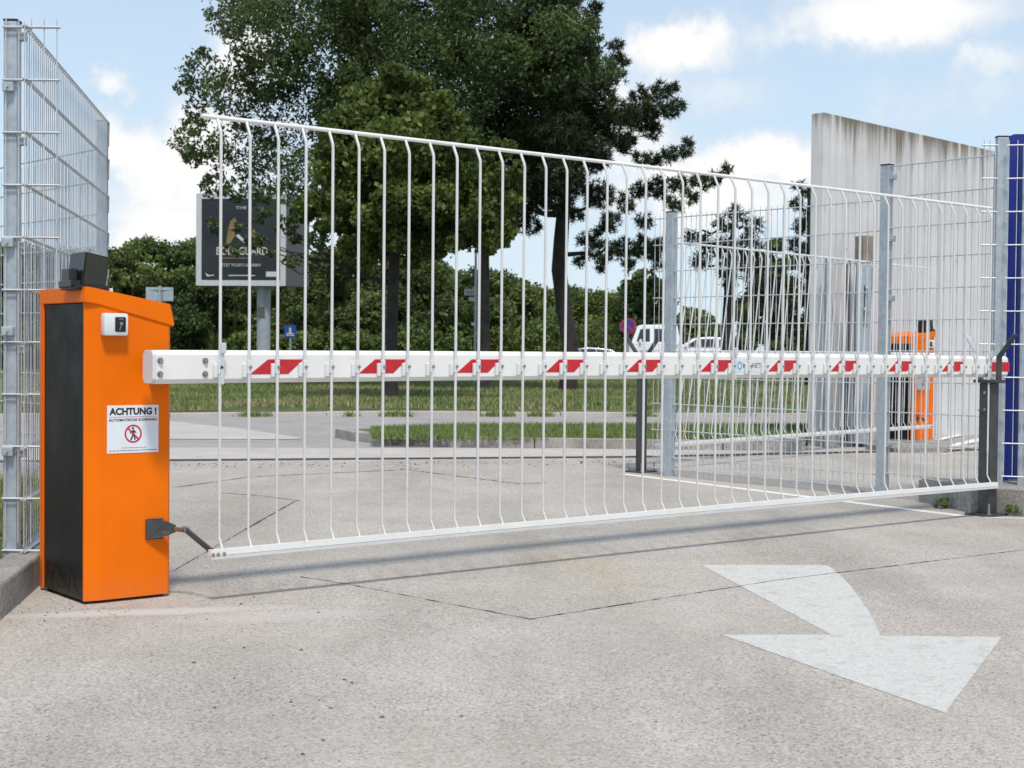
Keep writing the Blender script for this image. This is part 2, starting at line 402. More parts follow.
# ================================================================== THE SETTING
def poly(name, pts, m, z=None, th=None):
    mb = MB(); p = [Vector((a[0], a[1], z if z is not None else a[2])) for a in pts]
    if th: mb.prism([q-Vector((0, 0, th)) for q in p], (0, 0, th))
    else: mb.sheet(p)
    o = mb.build(name, m)
    return tag(o, kind='structure')
def flat(name, pts, m, z):
    """triangulated sheet facing up"""
    o = poly(name, pts, m, z)
    return o
poly('ground', [(-3000, -300), (3000, -300), (3000, 5000), (-3000, 5000)], lawn_m, -.06)
flat('road', [(-60, 11), (60, 11), (60, 23.5), (-60, 19.6)], asphalt, -.008)
# forecourt slab, its far edge runs along the drain
edge = [(-40, 3.6), (-2.81, 11.97), (1.14, 12.86), (3.71, 13.89), (8, 15.6), (40, 28.0)]
flat('forecourt', [(-40, -20), (40, -20)]+edge[::-1], conc_ground, 0)
mb = MB()
for a, b in zip(edge, edge[1:]): mb.box(0, (Vector(b)-Vector(a)).length, -.02, .16, -.02, .003, Matrix.Translation((*a, 0)) @ Matrix.Rotation(math.atan2(b[1]-a[1], b[0]-a[0]), 4, 'Z'))
tag(mb.build('drain_joint', tar), kind='structure')
def offs(pts, d0): return [(x-.22*d0, y+.97*d0) for x, y in pts]
g0 = offs(edge, .17); g1 = [(-40, 6.2), (-3.3, 13.6), (.2, 13.95), (3.6, 14.75), (8, 16.4), (40, 28.9)]
flat('gutter', g0+g1[::-1], conc_light, -.003)
flat('road_apron', [G(60, 420)[:2], G(170, 421)[:2], G(240, 428)[:2], G(306, 438)[:2], G(290, 439)[:2], G(60, 438.5)[:2]], conc_light, -.003)
flat('crossing_road', [(2, 50), (60, 50), (60, 76), (2, 76)], asphalt, .11)

# kerbs: rows of stones
def kerb_run(name, pts, wid, z0, z1, m, stone=1.0):
    mb = MB()
    for a, b in zip(pts, pts[1:]):
        a = Vector((a[0], a[1], 0)); b = Vector((b[0], b[1], 0)); L = (b-a).length; n = max(1, round(L/stone))
        rz = math.atan2(b.y-a.y, b.x-a.x)
        for i in range(n):
            s0 = L*i/n+.004; s1 = L*(i+1)/n-.004
            j = random.uniform(-.006, .006)
            mb.box(s0, s1, 0+j, wid+j, z0, z1+random.uniform(-.006, .006), Matrix.Translation(a) @ Matrix.Rotation(rz, 4, 'Z'), .008)
    return tag(mb.build(name, m), kind='structure')
isl_f = [G(335, 437)[:2], G(352, 440.5)[:2], G(385, 443.5)[:2], G(430, 446)[:2], G(640, 449)[:2], G(806, 451)[:2]]
kerb_run('kerb', isl_f, .16, -.05, .095, kerb_m)
flat('island_soil', [(a+.02, b+.14) for a, b in isl_f]+[G(812, 425, .08)[:2], G(640, 425, .08)[:2], G(430, 425, .08)[:2], G(370, 428, .08)[:2]], lawn_m, .075)
far_k = [G(-60, 417.5)[:2], G(170, 416.8)[:2], G(400, 414.5)[:2], G(640, 416)[:2], G(830, 416.5)[:2], (12, 23.5), (60, 27)]
far_k = [(-40, 17.0)]+far_k
kerb_run('kerb', far_k, .14, -.05, .045, conc_light, 1.0)
flat('lawn', [(a, b+.13) for a, b in far_k]+[(60, 50), (-60, 50)], lawn_m, .035)

# raised bed on the left with granite edge
kl = [(-1.60, 3.9), (-1.749, 4.98), (-1.86, 5.78), (-1.98, 6.6), (-2.35, 9.2)]
mb = MB()
for a, b in zip(kl, kl[1:]):
    a = Vector((*a, 0)); b = Vector((*b, 0)); L = (b-a).length; rz = math.atan2(b.y-a.y, b.x-a.x)
    mb.box(.003, L-.003, .0, .13, -.05, .125, Matrix.Translation(a) @ Matrix.Rotation(rz, 4, 'Z'), .012)
tag(mb.build('kerb', kerb_m), kind='structure')
flat('bed_soil', [(a-.12, b) for a, b in kl]+[(-9, 9.2), (-9, 3.9)], soil, .10)

# plinth under the right fence
mb = MB()
pl = [(2.60, 9.28), (2.74, 8.66), (3.02, 8.44), (4.6, 7.95), (4.6, 9.3)]
mb.prism([(x, y, -.05) for x, y in pl], (0, 0, .20))
bmesh.ops.recalc_face_normals(mb.bm, faces=mb.bm.faces)
bmesh.ops.bevel(mb.bm, geom=[e for e in mb.bm.edges if all(v.co.z > .1 for v in e.verts)], offset=.012, segments=2, affect='EDGES')
plinth = mb.build('concrete_plinth', kerb_m); tag(plinth, 'low weathered concrete plinth carrying the blue backed fence at the right edge', 'plinth')
# island under the far barrier
mb = MB(); mb.prism([(*G(866, 449)[:2], -.05), (*G(900, 453)[:2], -.05), (*G(947, 452)[:2], -.05), (*G(950, 444)[:2], -.05), (*G(880, 441)[:2], -.05)], (0, 0, .09))
tag(mb.build('barrier_plinth', kerb_m), 'small brownish concrete base under the far orange barrier housing', 'plinth')

# lines and marks
def px_poly(name, pts, m, z): return flat(name, [G(x, y)[:2] for x, y in pts], m, z)
def line(name, a, b, w_, m, z, n=1):
    a = Vector(a); b = Vector(b); d = (b-a).normalized(); s = Vector((-d.y, d.x))*w_/2
    return flat(name, [a-s, b-s, b+s, a+s], m, z)
line('white_line', G(622, 474)[:2], G(962, 516)[:2], .085, paint_line, .0013)
line('white_line', G(985, 517.5)[:2], G(1200, 523)[:2], .04, paint_line, .0013)
def crop2(x, y): return (560+x/2.207, 480+y/2.207)
arrow = [crop2(*p) for p in ((312, 188), (590, 188), (612, 204), (636, 228), (660, 258), (680, 288), (695, 315), (707, 344), (975, 347), (850, 515), (700, 463), (520, 400), (357, 342), (598, 342))]

def ragged(pts, step=3.0, j=.45):
    out = []
    for (xa_, ya_), (xb_, yb_) in zip(pts, pts[1:]+pts[:1]):
        n_ = max(1, int(math.hypot(xb_-xa_, (yb_-ya_))/step))
        for i_ in range(n_):
            t_ = i_/n_; out.append((xa_+(xb_-xa_)*t_+random.uniform(-j, j)*.8, ya_+(yb_-ya_)*t_+random.uniform(-j, j)*.45))
    return out
px_poly('road_arrow', ragged(arrow), paint_arrow, .0012)
for k, q in enumerate(([(928, 441), (990, 426.5), (990, 429.5), (928, 443)], [(940, 447), (995, 434), (995, 438.5), (940, 449.5)], [(946, 454), (1000, 443), (1000, 446), (930, 455)])):
    px_poly('hatched_marking', q, paint_line, .0013)
def crack(name, pts, w_, m=tar, z=.002, jit=.004, seg=.035):
    P = [Vector(G(*p)[:2]) for p in pts]; path = []
    for a, b in zip(P, P[1:]):
        n = max(2, int((b-a).length/seg))
        for i in range(n): path.append(a.lerp(b, i/n))
    path.append(P[-1]); mb = MB(); prev = None
    for i, p in enumerate(path):
        d = (path[min(i+1, len(path)-1)]-path[max(i-1, 0)]).normalized(); s = Vector((-d.y, d.x))
        c = p+s*random.uniform(-jit, jit); ww = w_*random.uniform(.15, 1.15)/2
        cur = (mb.bm.verts.new((*(c-s*ww), z)), mb.bm.verts.new((*(c+s*ww), z)))
        if prev: mb.bm.faces.new((prev[0], cur[0], cur[1], prev[1]))
        prev = cur
    return tag(mb.build(name, m), kind='structure')
crack('slab_joint', [(1100, 540), (1024, 550), (780, 580), (560, 614.6), (531, 619.5)], .009, jit=.001)
crack('slab_joint', [(531, 619.5), (460, 606), (340, 583), (300, 577)], .007, jit=.003)
crack('slab_joint', [(295, 501.5), (262, 520), (245, 530)], .013, jit=.002)
crack('slab_joint', [(245, 530), (172, 572)], .005, jit=.003)
crack('slab_joint', [(172, 488), (250, 477), (420, 469)], .02, jit=.003)
crack('slab_joint', [(222, 493), (262, 496), (300, 501)], .014, jit=.003)
crack('slab_joint', [(400, 469), (520, 484), (545, 483)], .018, jit=.01)
# loose grit and leaves on the slab
mb = MB()
spots = [(87, 468), (472, 512), (492, 520), (335, 569), (408, 565), (290, 603), (436, 585), (365, 703), (406, 340), (362, 436), (140, 584), (570, 608), (772, 605), (418, 667), (120, 357), (190, 508), (240, 300), (207, 318), (215, 430)]
def grit(p, r):
    n = 6; h = r*.5
    base = [(p.x+r*math.cos(2*PI*k/n)*random.uniform(.6, 1.2), p.y+r*math.sin(2*PI*k/n)*random.uniform(.6, 1.2), .001) for k in range(n)]
    top = [(p.x+(x-p.x)*.5, p.y+(y-p.y)*.5, h) for x, y, z in base]
    mb.add(base+top, [tuple(range(n, 2*n))]+[(i, (i+1) % n, (i+1) % n+n, i+n) for i in range(n)])
for x, y in spots: grit(G(160+x/2.56, 480+y/2.56), random.uniform(.004, .008))
for i in range(260):
    px = random.uniform(0, 1024); py = random.uniform(500, 768); grit(G(px, py), random.uniform(.001, .0035))
for i in range(130):
    px = random.gauss(70, 60); py = random.gauss(606, 12)
    if px > 0: grit(G(px, min(max(py, 592), 700)), random.uniform(.0015, .0045))
for i in range(240):
    px = random.uniform(170, 660); grit(G(px, 462-(px-400)*.006+abs(random.gauss(0, 2.5))), random.uniform(.004, .011))
tag(mb.build('grit', pebble_m), 'scattered dark grit and small dry leaves on the concrete forecourt', 'grit', kind='stuff')

# ------------------------------------------------------------------ grass blades
def blades(name, pts, h, wdt, m, label):
    P = np.array(pts); n = len(P); a = rng.uniform(0, 2*PI, n); hh = h*rng.uniform(.45, 1.25, n); lean = rng.normal(0, .35, (n, 2))*hh[:, None]
    V = np.zeros((n, 3, 3)); dx = np.cos(a)*wdt/2; dy = np.sin(a)*wdt/2
    V[:, 0] = P; V[:, 1] = P; V[:, 2] = P
    V[:, 0, 0] -= dx; V[:, 0, 1] -= dy; V[:, 1, 0] += dx; V[:, 1, 1] += dy
    V[:, 2, :2] += lean; V[:, 2, 2] += hh
    o = quads_mesh(name, V, m, None, 3); return tag(o, label, 'grass', kind='stuff')
def in_poly_samples(n, fn): 
    out = []
    while len(out) < n:
        p = fn()
        if p is not None: out.append(p)
    return out
def isl():
    px = random.uniform(372, 812); f = (px-372)/440
    top = 425.5; bot = 437+f*3.5
    if px < 470: top = 425.5+(470-px)/98*3.5
    p = G(px, random.uniform(top, bot), .09); p.z = .07; return p
blades('grass', in_poly_samples(52000, isl), .065, .013, grass_grn, 'bright green grass on the kerbed island behind the barrier')
def lawnp():
    t = random.random(); Y = 19.4+ (t**1.6)*29
    X = random.uniform(-.37, .33)*Y*1.05
    if Y < 21.3 and X > -4: 
        if Y < 21.0+max(0, X)*.09: return None
    elif Y < 19.5+ (X+4.6)*.5 and X > -4.6: return None
    return Vector((X, Y, .08))
blades('grass', in_poly_samples(120000, lawnp), .07, .026, grass_dry, 'wide lawn with dry straw coloured patches beyond the road')
def bedp():
    Y = random.uniform(5.8, 9.2); X = random.uniform(-5, -2.0-(Y-5.8)*.14); return Vector((X, Y, .09))
blades('grass', in_poly_samples(16000, bedp), .07, .008, grass_grn, 'green grass in the raised bed behind the left mesh fence')
def kt():
    px = random.uniform(40, 830)
    a = G(px, 415.5); s = math.sin(px*.13)+math.sin(px*.05+1)
    if s < .7: return None
    return Vector((a.x+random.uniform(-.1, .1), a.y-random.uniform(.0, .25), -.01))
blades('grass', in_poly_samples(2500, kt), .09, .02, grass_grn, 'small weeds growing along the far kerb')

# ------------------------------------------------------------------ plants
def leaves(cl, per, size, flat_=.0, shape='diamond', cover=None, asp=.55):
    """cl: list of (x,y,z,rx,ry,rz); returns quads around the clumps"""
    out = []
    tot = sum(c[3]*c[4] for c in cl) if cover is None else cover
    for c in cl:
        n = max(6, int(per*c[3]*c[4]/tot*random.uniform(.55, 1.3)))
        d = rng.normal(size=(n, 3)); d /= np.linalg.norm(d, axis=1)[:, None]
        r = rng.uniform(.25, 1, n)**.45
        # sub-twigs: pull leaves together into sprays
        k = max(3, n//13); tw = rng.normal(size=(k, 3)); tw /= np.linalg.norm(tw, axis=1)[:, None]; tw *= (rng.uniform(.35, 1, k)**.5)[:, None]
        pos = tw[rng.integers(0, k, n)]+rng.normal(size=(n, 3))*.125
        mixm = rng.random(n) < .25; pos[mixm] = d[mixm]*r[mixm][:, None]
        pos = pos*np.array(c[3:6])+np.array(c[:3])
        out.append(pos)
    P = np.concatenate(out); n = len(P)
    t = rng.normal(size=(n, 3)); t[:, 2] -= .35; t /= np.linalg.norm(t, axis=1)[:, None]
    nn = rng.normal(size=(n, 3)); nn[:, 2] += .6; s = np.cross(t, nn); s /= np.linalg.norm(s, axis=1)[:, None]
    L = size*rng.uniform(.6, 1.3, n)[:, None]; W = L*asp
    V = np.stack([P-t*L*.5, P+s*W*.5-t*L*.05, P+t*L*.5, P-s*W*.5-t*L*.05], 1)
    return V
def branch(mb, a, b, r0, r1, sag=.12, n=6, wig=.06):
    a = Vector(a); b = Vector(b); L = (b-a).length; pts = []
    for i in range(n+1):
        t = i/n; p = a.lerp(b, t); p.z += math.sin(t*PI)*L*sag
        if 0 < i < n: p += Vector((random.gauss(0, 1), random.gauss(0, 1), random.gauss(0, 1)))*L*wig*.5
        pts.append(p)
    mb.tube(pts, [r0+(r1-r0)*i/n for i in range(n+1)], 6)
    return pts
def clumps(lst, Y, sc_depth=1.0):
    out = []
    for q in lst:
        px, py, r = q[:3]; dy = q[3] if len(q) > 3 else random.uniform(-1, 1)*1.4
        D = Y+dy; p = AT(px, py, D); R = r*D/FPX
        out.append((p.x, p.y, p.z, R, R*sc_depth, R*.8))
    return out
def fill(lst, n, Y, spread):
    """extra small clumps around the listed ones for an uneven outline"""
    out = []
    for k in range(n):
        px, py, r = random.choice(lst)[:3]; a = random.uniform(0, 2*PI)
        out.append((px+math.cos(a)*r*random.uniform(.5, 1.15), py+math.sin(a)*r*random.uniform(.5, 1.05), r*random.uniform(.22, .5), random.uniform(-spread, spread)))
    return out
def tree(name, label, base, trunk, cl, m_leaf, m_bark, nleaf, size, asp=.55, limbs=22, sub=3, group=None, cat='tree'):
    root = empty(name, base); tag(root, label, cat, group)
    inv = Vector(base); mb = MB()
    tp = [Vector(p)-inv for p, r in trunk]; mb.tube(tp, [r for p, r in trunk], 10)
    # limbs leave the trunk and reach for the biggest clumps
    big = sorted(cl, key=lambda c: -c[3])[:limbs]
    for c in big:
        q = Vector(c[:3])-inv
        # start point: on trunk, below the clump
        zt = q.z-.45*math.hypot(q.x-tp[-1].x, q.y-tp[-1].y)-.3
        best = min(range(len(tp)-1), key=lambda i: abs((tp[i].z+tp[i+1].z)/2-zt)); a = tp[best].lerp(tp[best+1], .5)
        rr = trunk[best][1]
        pts = branch(mb, a, q, min(rr*.38, .06), .010, .05)
        for s in range(sub):
            st = pts[random.randint(2, len(pts)-1)]
            e = q+Vector((random.uniform(-1, 1), random.uniform(-1, 1), random.uniform(-.7, .9)))*c[3]
            branch(mb, st, e, .016, .005, .04, 4)
    mb.build('trunk', m_bark, root, True)
    V = leaves(cl, nleaf, size, asp=asp)-np.array(base)
    quads_mesh('crown', V, m_leaf, root)
    return root

# dark tall tree behind, whose crown fills the upper left
random.seed(21)
L1 = [(265, 30, 45), (225, 20, 22), (205, 75, 26), (235, 95, 30), (200, 140, 28), (195, 110, 14), (245, 150, 38), (290, 120, 42), (275, 75, 35), (330, 60, 45), (300, 20, 42), (350, 110, 45), (370, 30, 48), (420, 60, 55), (430, 0, 55), (480, 30, 55), (520, 70, 50),
      (540, 20, 48), (565, 60, 42), (500, 110, 45), (455, 130, 45), (215, 185, 16), (235, 190, 14), (195, 155, 14), (270, 180, 28), (310, 175, 35), (325, 205, 22), (385, 140, 45), (585, 40, 20), (250, -30, 50), (340, -30, 60), (440, -60, 70), (540, -40, 55), (400, -110, 60), (480, -130, 55), (545, 130, 36), (560, 100, 30), (600, 70, 20)]
cl = clumps([(480, 200, 26, -1.6), (475, 150, 30, -1.8), (470, 100, 32, -1.8), (468, 50, 34, -1.8), (465, 0, 34, -1.8), (500, 60, 34, -2), (440, 90, 30, -1.6), (540, 70, 34, -2), (560, 30, 30, -2.2)], 31)+clumps([(a, b, c*.8, 1.8) for a, b, c in L1 if a > 330], 31)+clumps(L1, 31)+clumps(fill(L1, 80, 31, 2.2), 31)
b0 = G(484, 389, .09)
tr = [(b0, .15), (AT(484, 330, b0.y), .12), (AT(484, 250, b0.y), .11), (AT(480, 150, b0.y), .09), (AT(474, 60, b0.y), .07), (AT(466, -60, b0.y), .04)]
tree('ash_tree', 'tall dark leafy tree with the widest crown, its straight trunk rising left of the pine', b0, tr, cl, leaf_ash, bark, 150000, .115, .42, 26, 4)
# brighter maple in front
L2 = [(400, 90, 26), (375, 105, 30), (355, 130, 34), (420, 120, 34), (395, 150, 40), (345, 170, 30), (440, 160, 34), (470, 185, 34), (370, 190, 36), (420, 200, 38), (490, 215, 25), (505, 180, 18), (500, 150, 14), (345, 215, 24), (385, 235, 30), (430, 240, 24), (465, 230, 24), (500, 235, 16), (360, 250, 20), (335, 140, 16), (310, 205, 16)]
L2b = [(262, 215, 16), (232, 250, 12), (285, 225, 18), (255, 240, 13), (290, 262, 11), (318, 240, 15), (215, 225, 14)]
cl = clumps([(400, 200, 26, -1.4), (405, 150, 26, -1.4), (395, 240, 16, -1.2), (430, 205, 24, -1.2), (370, 220, 20, -1.2)], 25)+clumps(L2, 25)+clumps(fill(L2, 70, 25, 1.8), 25)+clumps([(330, 120, 9), (318, 150, 8), (352, 92, 10), (442, 100, 12), (470, 140, 10), (520, 168, 8), (518, 200, 9), (486, 248, 10), (412, 262, 9), (345, 262, 9), (322, 228, 9), (458, 118, 9)], 25)
b0 = G(391, 398, .09)
tr = [(b0, .13), (AT(391.5, 360, b0.y), .105), (AT(392, 320, b0.y), .10), (AT(394, 270, b0.y), .095), (AT(396, 220, b0.y), .075), (AT(404, 150, b0.y), .05), (AT(410, 90, b0.y), .02)]
mt_ = tree('maple_tree', 'brighter yellow green maple in front of the tall dark tree, right of the billboard', b0, tr, cl, leaf_maple, bark, 78000, .105, .7, 14, 3)

# its low left limb, thinly leaved, in front of the billboard
cl = clumps([(a, b, c*.75, random.uniform(-.8, .3)) for a, b, c in L2b+[(300, 212, 14), (240, 228, 10), (270, 252, 8), (296, 238, 10)]], 25)
mb = MB(); inv = Vector(mt_.location); st = AT(394, 285, 24.9)-inv; mid = AT(335, 262, 24.8)-inv
branch(mb, st, mid, .05, .032, -.05); 
for c in cl: branch(mb, mid.lerp(st, random.uniform(-.1, .5)), Vector(c[:3])-inv, .02, .005, -.04)
mb.build('low_limb', bark, mt_, True)
quads_mesh('low_crown', leaves(cl, 1900, .095, asp=.5)-np.array(inv), leaf_ash, mt_)

# pines
def needles(cl, per_area, size):
    out = []
    for c in cl:
        n = max(3, int(per_area*c[3]*c[3]))
        d = rng.normal(size=(n, 3)); d /= np.linalg.norm(d, axis=1)[:, None]
        out.append(d*(rng.uniform(.15, 1, n)**.5)[:, None]*np.array(c[3:6])+np.array(c[:3]))
    T = np.concatenate(out); k = 18; n = len(T)*k
    P = np.repeat(T, k, 0); d = rng.normal(size=(n, 3)); d[:, 2] += .35; d /= np.linalg.norm(d, axis=1)[:, None]
    s = np.cross(d, rng.normal(size=(n, 3))); s /= np.linalg.norm(s, axis=1)[:, None]
    L = size*rng.uniform(.7, 1.2, n)[:, None]; W = size*.075
    return np.stack([P-s*W, P+s*W, P+d*L+s*W*.5, P+d*L-s*W*.5], 1)
def pine(label, base, trunk, cl, per, size=.17, limbs=26, group=None, m=leaf_pine):
    root = empty('pine_tree', base); tag(root, label, 'tree', group); inv = Vector(base); mb = MB()
    tp = [Vector(p)-inv for p, r in trunk]; mb.tube(tp, [r for p, r in trunk], 10)
    for c in sorted(cl, key=lambda c: -c[3])[:limbs]:
        q = Vector(c[:3])-inv
        zt = q.z-.15*math.hypot(q.x, q.y); best = min(range(len(tp)-1), key=lambda i: abs((tp[i].z+tp[i+1].z)/2-zt))
        a = tp[best].lerp(tp[best+1], .5); pts = branch(mb, a, q, .06, .015, -.03)
        for s in range(2):
            e = q+Vector((random.uniform(-1, 1), random.uniform(-1, 1), random.uniform(-.2, .9)))*c[3]
            branch(mb, pts[-2], e, .015, .005, .03, 3)
    mb.build('trunk', bark_pine, root, True)
    quads_mesh('crown', needles(cl, per, size)-np.array(base), m, root); return root
random.seed(5)
L3 = [(595, 8, 9), (592, 25, 9), (575, 40, 16), (617, 45, 8), (620, 60, 9), (615, 78, 12), (600, 95, 16), (585, 75, 20), (640, 95, 12), (660, 92, 11), (673, 90, 7), (655, 108, 14), (670, 112, 10), (678, 105, 7), (640, 118, 18), (650, 130, 12), (620, 112, 20), (600, 125, 26), (570, 110, 30), (545, 85, 30), (620, 140, 14),
      (688, 142, 6), (685, 152, 9), (670, 155, 10), (655, 160, 10), (640, 158, 9), (590, 150, 22), (560, 150, 26), (525, 160, 26), (500, 195, 18), (520, 205, 26), (540, 190, 22), (505, 225, 14), (530, 226, 12), (575, 185, 14), (600, 195, 18), (625, 205, 10), (640, 190, 12), (660, 188, 14), (680, 185, 12),
      (700, 182, 12), (715, 178, 9), (726, 168, 6), (690, 198, 9), (672, 205, 9), (610, 222, 14), (645, 222, 10), (590, 240, 13), (605, 252, 13), (625, 250, 15), (645, 248, 15), (665, 245, 12), (580, 262, 6), (600, 266, 7), (630, 264, 8), (575, 215, 10), (660, 265, 7), (540, 20, 30), (560, -20, 36), (590, 50, 12), (500, 130, 30), (480, 160, 24)]
cl = clumps([(560, 200, 18, -1.5), (562, 170, 24, -1.6), (560, 130, 28, -1.6), (560, 90, 28, -1.6), (558, 50, 26, -1.6), (556, 10, 26, -1.6), (530, 180, 24, -1), (590, 160, 22, -1), (575, 120, 30, 1)], 31)+clumps(L3, 31)+clumps(fill([q for q in L3 if q[2] > 13], 40, 31, 1.5), 31)+clumps(fill([q for q in L3 if q[0] > 570 and q[2] < 16], 46, 31, .8), 31)
b0 = G(568, 390, .09)
tr = [(b0, .20), (AT(570, 345, b0.y), .17), (AT(563, 300, b0.y), .16), (AT(559, 270, b0.y), .16), (AT(561, 240, b0.y), .155), (AT(565, 190, b0.y), .13), (AT(562, 130, b0.y), .10), (AT(558, 60, b0.y), .1), (AT(556, -20, b0.y), .06)]
pine('big black green pine with a bent trunk and branches reaching over the mesh fence', b0, tr, cl, 620, .115, 30)
L4 = [(722, 225, 10), (735, 215, 12), (752, 228, 12), (715, 250, 16), (745, 250, 18), (700, 262, 12), (765, 262, 12), (730, 275, 16), (756, 285, 12), (700, 240, 9), (690, 235, 8)]
b0 = G(727, 380, .1); Y4 = 44
b0 = Vector((AT(727, 380, Y4).x, Y4, .1))
tr = [(b0, .2), (AT(727, 330, Y4), .17), (AT(729, 290, Y4), .15), (AT(732, 240, Y4), .08), (AT(735, 210, Y4), .03)]
pine('smaller pine seen through the mesh fence, dark trunk beside the white car', b0, tr, clumps(L4, Y4), 120, .22, 11)
L5 = [(797, 185, 6), (806, 195, 8), (796, 205, 9), (808, 215, 9), (800, 228, 10), (795, 245, 9), (808, 250, 10), (800, 265, 9), (810, 275, 9), (797, 285, 10), (808, 300, 10), (803, 318, 11), (812, 335, 12), (822, 240, 14), (822, 290, 16)]
Y5 = 36; b0 = Vector((AT(812, 380, Y5).x, Y5, .1))
tr = [(b0, .2), (AT(812, 300, Y5), .16), (AT(811, 240, Y5), .1), (AT(809, 185, Y5), .04)]
pine('narrow dark pine half hidden by the left end of the concrete wall', b0, tr, clumps(L5, Y5), 420, .13, 12)

# the wood in the distance
random.seed(9)
def topline(px):
    pts = [(-200, 245), (0, 240), (60, 245), (104, 252), (118, 247), (135, 238), (150, 236), (165, 246), (176, 240), (190, 236), (205, 245), (240, 250), (300, 252), (330, 245), (370, 255), (420, 252), (450, 262), (480, 268), (510, 272), (530, 284), (552, 290), (575, 282), (600, 288), (620, 292), (640, 300), (700, 312)]
    for (x0, y0), (x1, y1) in zip(pts, pts[1:]):
        if x0 <= px <= x1: return y0+(y1-y0)*(px-x0)/(x1-x0)
    return 300
wood = []; wood2 = []
for k in range(420):
    px = random.uniform(-200, 655); r = random.uniform(7, 17); D = random.uniform(44, 52)
    ty = topline(px)+r*.75; py = random.uniform(ty, 352) if random.random() < .72 else ty+random.uniform(0, 10)
    D = 45+(352-py)/100*5+random.uniform(-1.0, 1.5)
    if px > 545: D += 31
    p = AT(px, py, D); R = r*D/FPX
    q = (p.x, p.y, p.z, R*1.2, R, R*.85)
    (wood2 if (random.random() < .22 or (130 < px < 160 and py < 260) or (560 < px < 612 and py < 320)) else wood).append(q)
for k in range(60):
    px = random.uniform(230, 460); p = AT(px, random.uniform(341, 352), 43.5); wood2.append((p.x, p.y, p.z, .5, .5, .3))
V1 = leaves(wood, 190000, .14, asp=.6); V2 = leaves(wood2, 62000, .14, asp=.6)
o1 = quads_mesh('wood', V1, leaf_wood); tag(o1, 'mass of dark green trees and bushes closing the view behind the lawn', 'wood', kind='stuff')
o2 = quads_mesh('undergrowth', V2, leaf_wood2); tag(o2, 'lighter green bushes mixed into the distant wood', 'bushes', kind='stuff')
# inside the wood: stems, and solid lumps added to block light leaks
mb = MB()
for k in range(90):
    px = random.uniform(-200, 640); p = AT(px, 352, (50.5 if px < 545 else 82)+random.uniform(-1, 1)); h = AT(px, topline(px)+25, p.y)
    branch(mb, (p.x, p.y, 0), (h.x+random.uniform(-.6, .6), h.y, max(1.5, h.z)), .12, .03, 0, 5, .04)
for k in range(70):
    px = -210+k*12.4; D = 51.5 if px < 545 else 83; a = AT(px, 355, D); t = AT(px, topline(px)+22, D); R = .75 if px < 545 else 1.1
    mb.bm.verts.ensure_lookup_table()
    for zz in np.arange(0, t.z-R*.6, .9):
        ret = bmesh.ops.create_icosphere(mb.bm, subdivisions=1, radius=R*random.uniform(.8, 1.1), matrix=Matrix.Translation((a.x+random.uniform(-.2, .2), D+random.uniform(-.3, .3), zz+.3)))
tag(mb.build('wood_light_block', leaf_wood), 'stems and solid lumps added inside the distant wood to block light leaks', 'wood_light_block', kind='stuff')

# individual trees seen through the fence on the right
def bushy(label, spec, Y, n, size, m, name='leafy_tree', limbs=8, group=None):
    cl = clumps([(a, b, c, random.uniform(-.8, .8)) for a, b, c in spec], Y)
    cx = sum(s[0] for s in spec)/len(spec); b0 = Vector((AT(cx, 380, Y).x, Y, .05)); ty = min(s[1] for s in spec)
    tr = [(b0, .16), (AT(cx+1, 330, Y), .13), (AT(cx, (ty+330)/2, Y), .08), (AT(cx, ty, Y), .03)]
    return tree(name, label, b0, tr, cl, m, bark, n, size, .6, limbs, 2, group)
bushy('dark round tree between the big pine and the grey fence post', [(632, 290, 12), (645, 278, 12), (655, 290, 14), (640, 305, 14), (655, 320, 14), (625, 312, 10), (632, 330, 14), (660, 338, 12), (645, 345, 12), (668, 300, 10), (672, 325, 12)], 76, 9000, .3, leaf_ash)
bushy('green bush behind the white car with bright gap of sky above', [(690, 318, 12), (700, 330, 14), (680, 332, 12), (715, 332, 10), (706, 318, 8), (690, 342, 12), (712, 345, 12)], 76, 6000, .26, leaf_wood2, 'bush', 6)
bushy('loose dark tree right of the smaller pine behind the fence', [(752, 262, 14), (768, 270, 16), (782, 285, 14), (760, 295, 16), (745, 310, 14), (775, 310, 16), (792, 300, 12), (752, 330, 14), (770, 335, 15), (790, 328, 14), (745, 345, 12), (800, 345, 14), (782, 350, 14), (775, 245, 9), (790, 262, 9)], 52, 15000, .22, leaf_wood)
bushy('bush right of the small dark tree, mostly behind the concrete wall', [(815, 330, 14), (830, 340, 14), (800, 338, 12)], 60, 3000, .25, leaf_wood, 'bush', 3)

# weeds at the plinth
def weed(p, r, n, label):
    root = empty('weed', p); tag(root, label, 'weed', 'weeds at the foot of the plinth')
    c = [(0, 0, r*.55, r, r, r*.6)]
    V = leaves(c, n, r*.55, asp=.35); V[:, :, 2] = np.maximum(V[:, :, 2], .002); quads_mesh('leaves', V, leaf_weed, root)
weed(G(944, 509)+Vector((0, .02, 0)), .055, 160, 'small green weed at the plinth left of the grey latch post')
weed(G(1016, 516)+Vector((0, .02, 0)), .06, 200, 'green weed at the plinth right of the grey latch post')

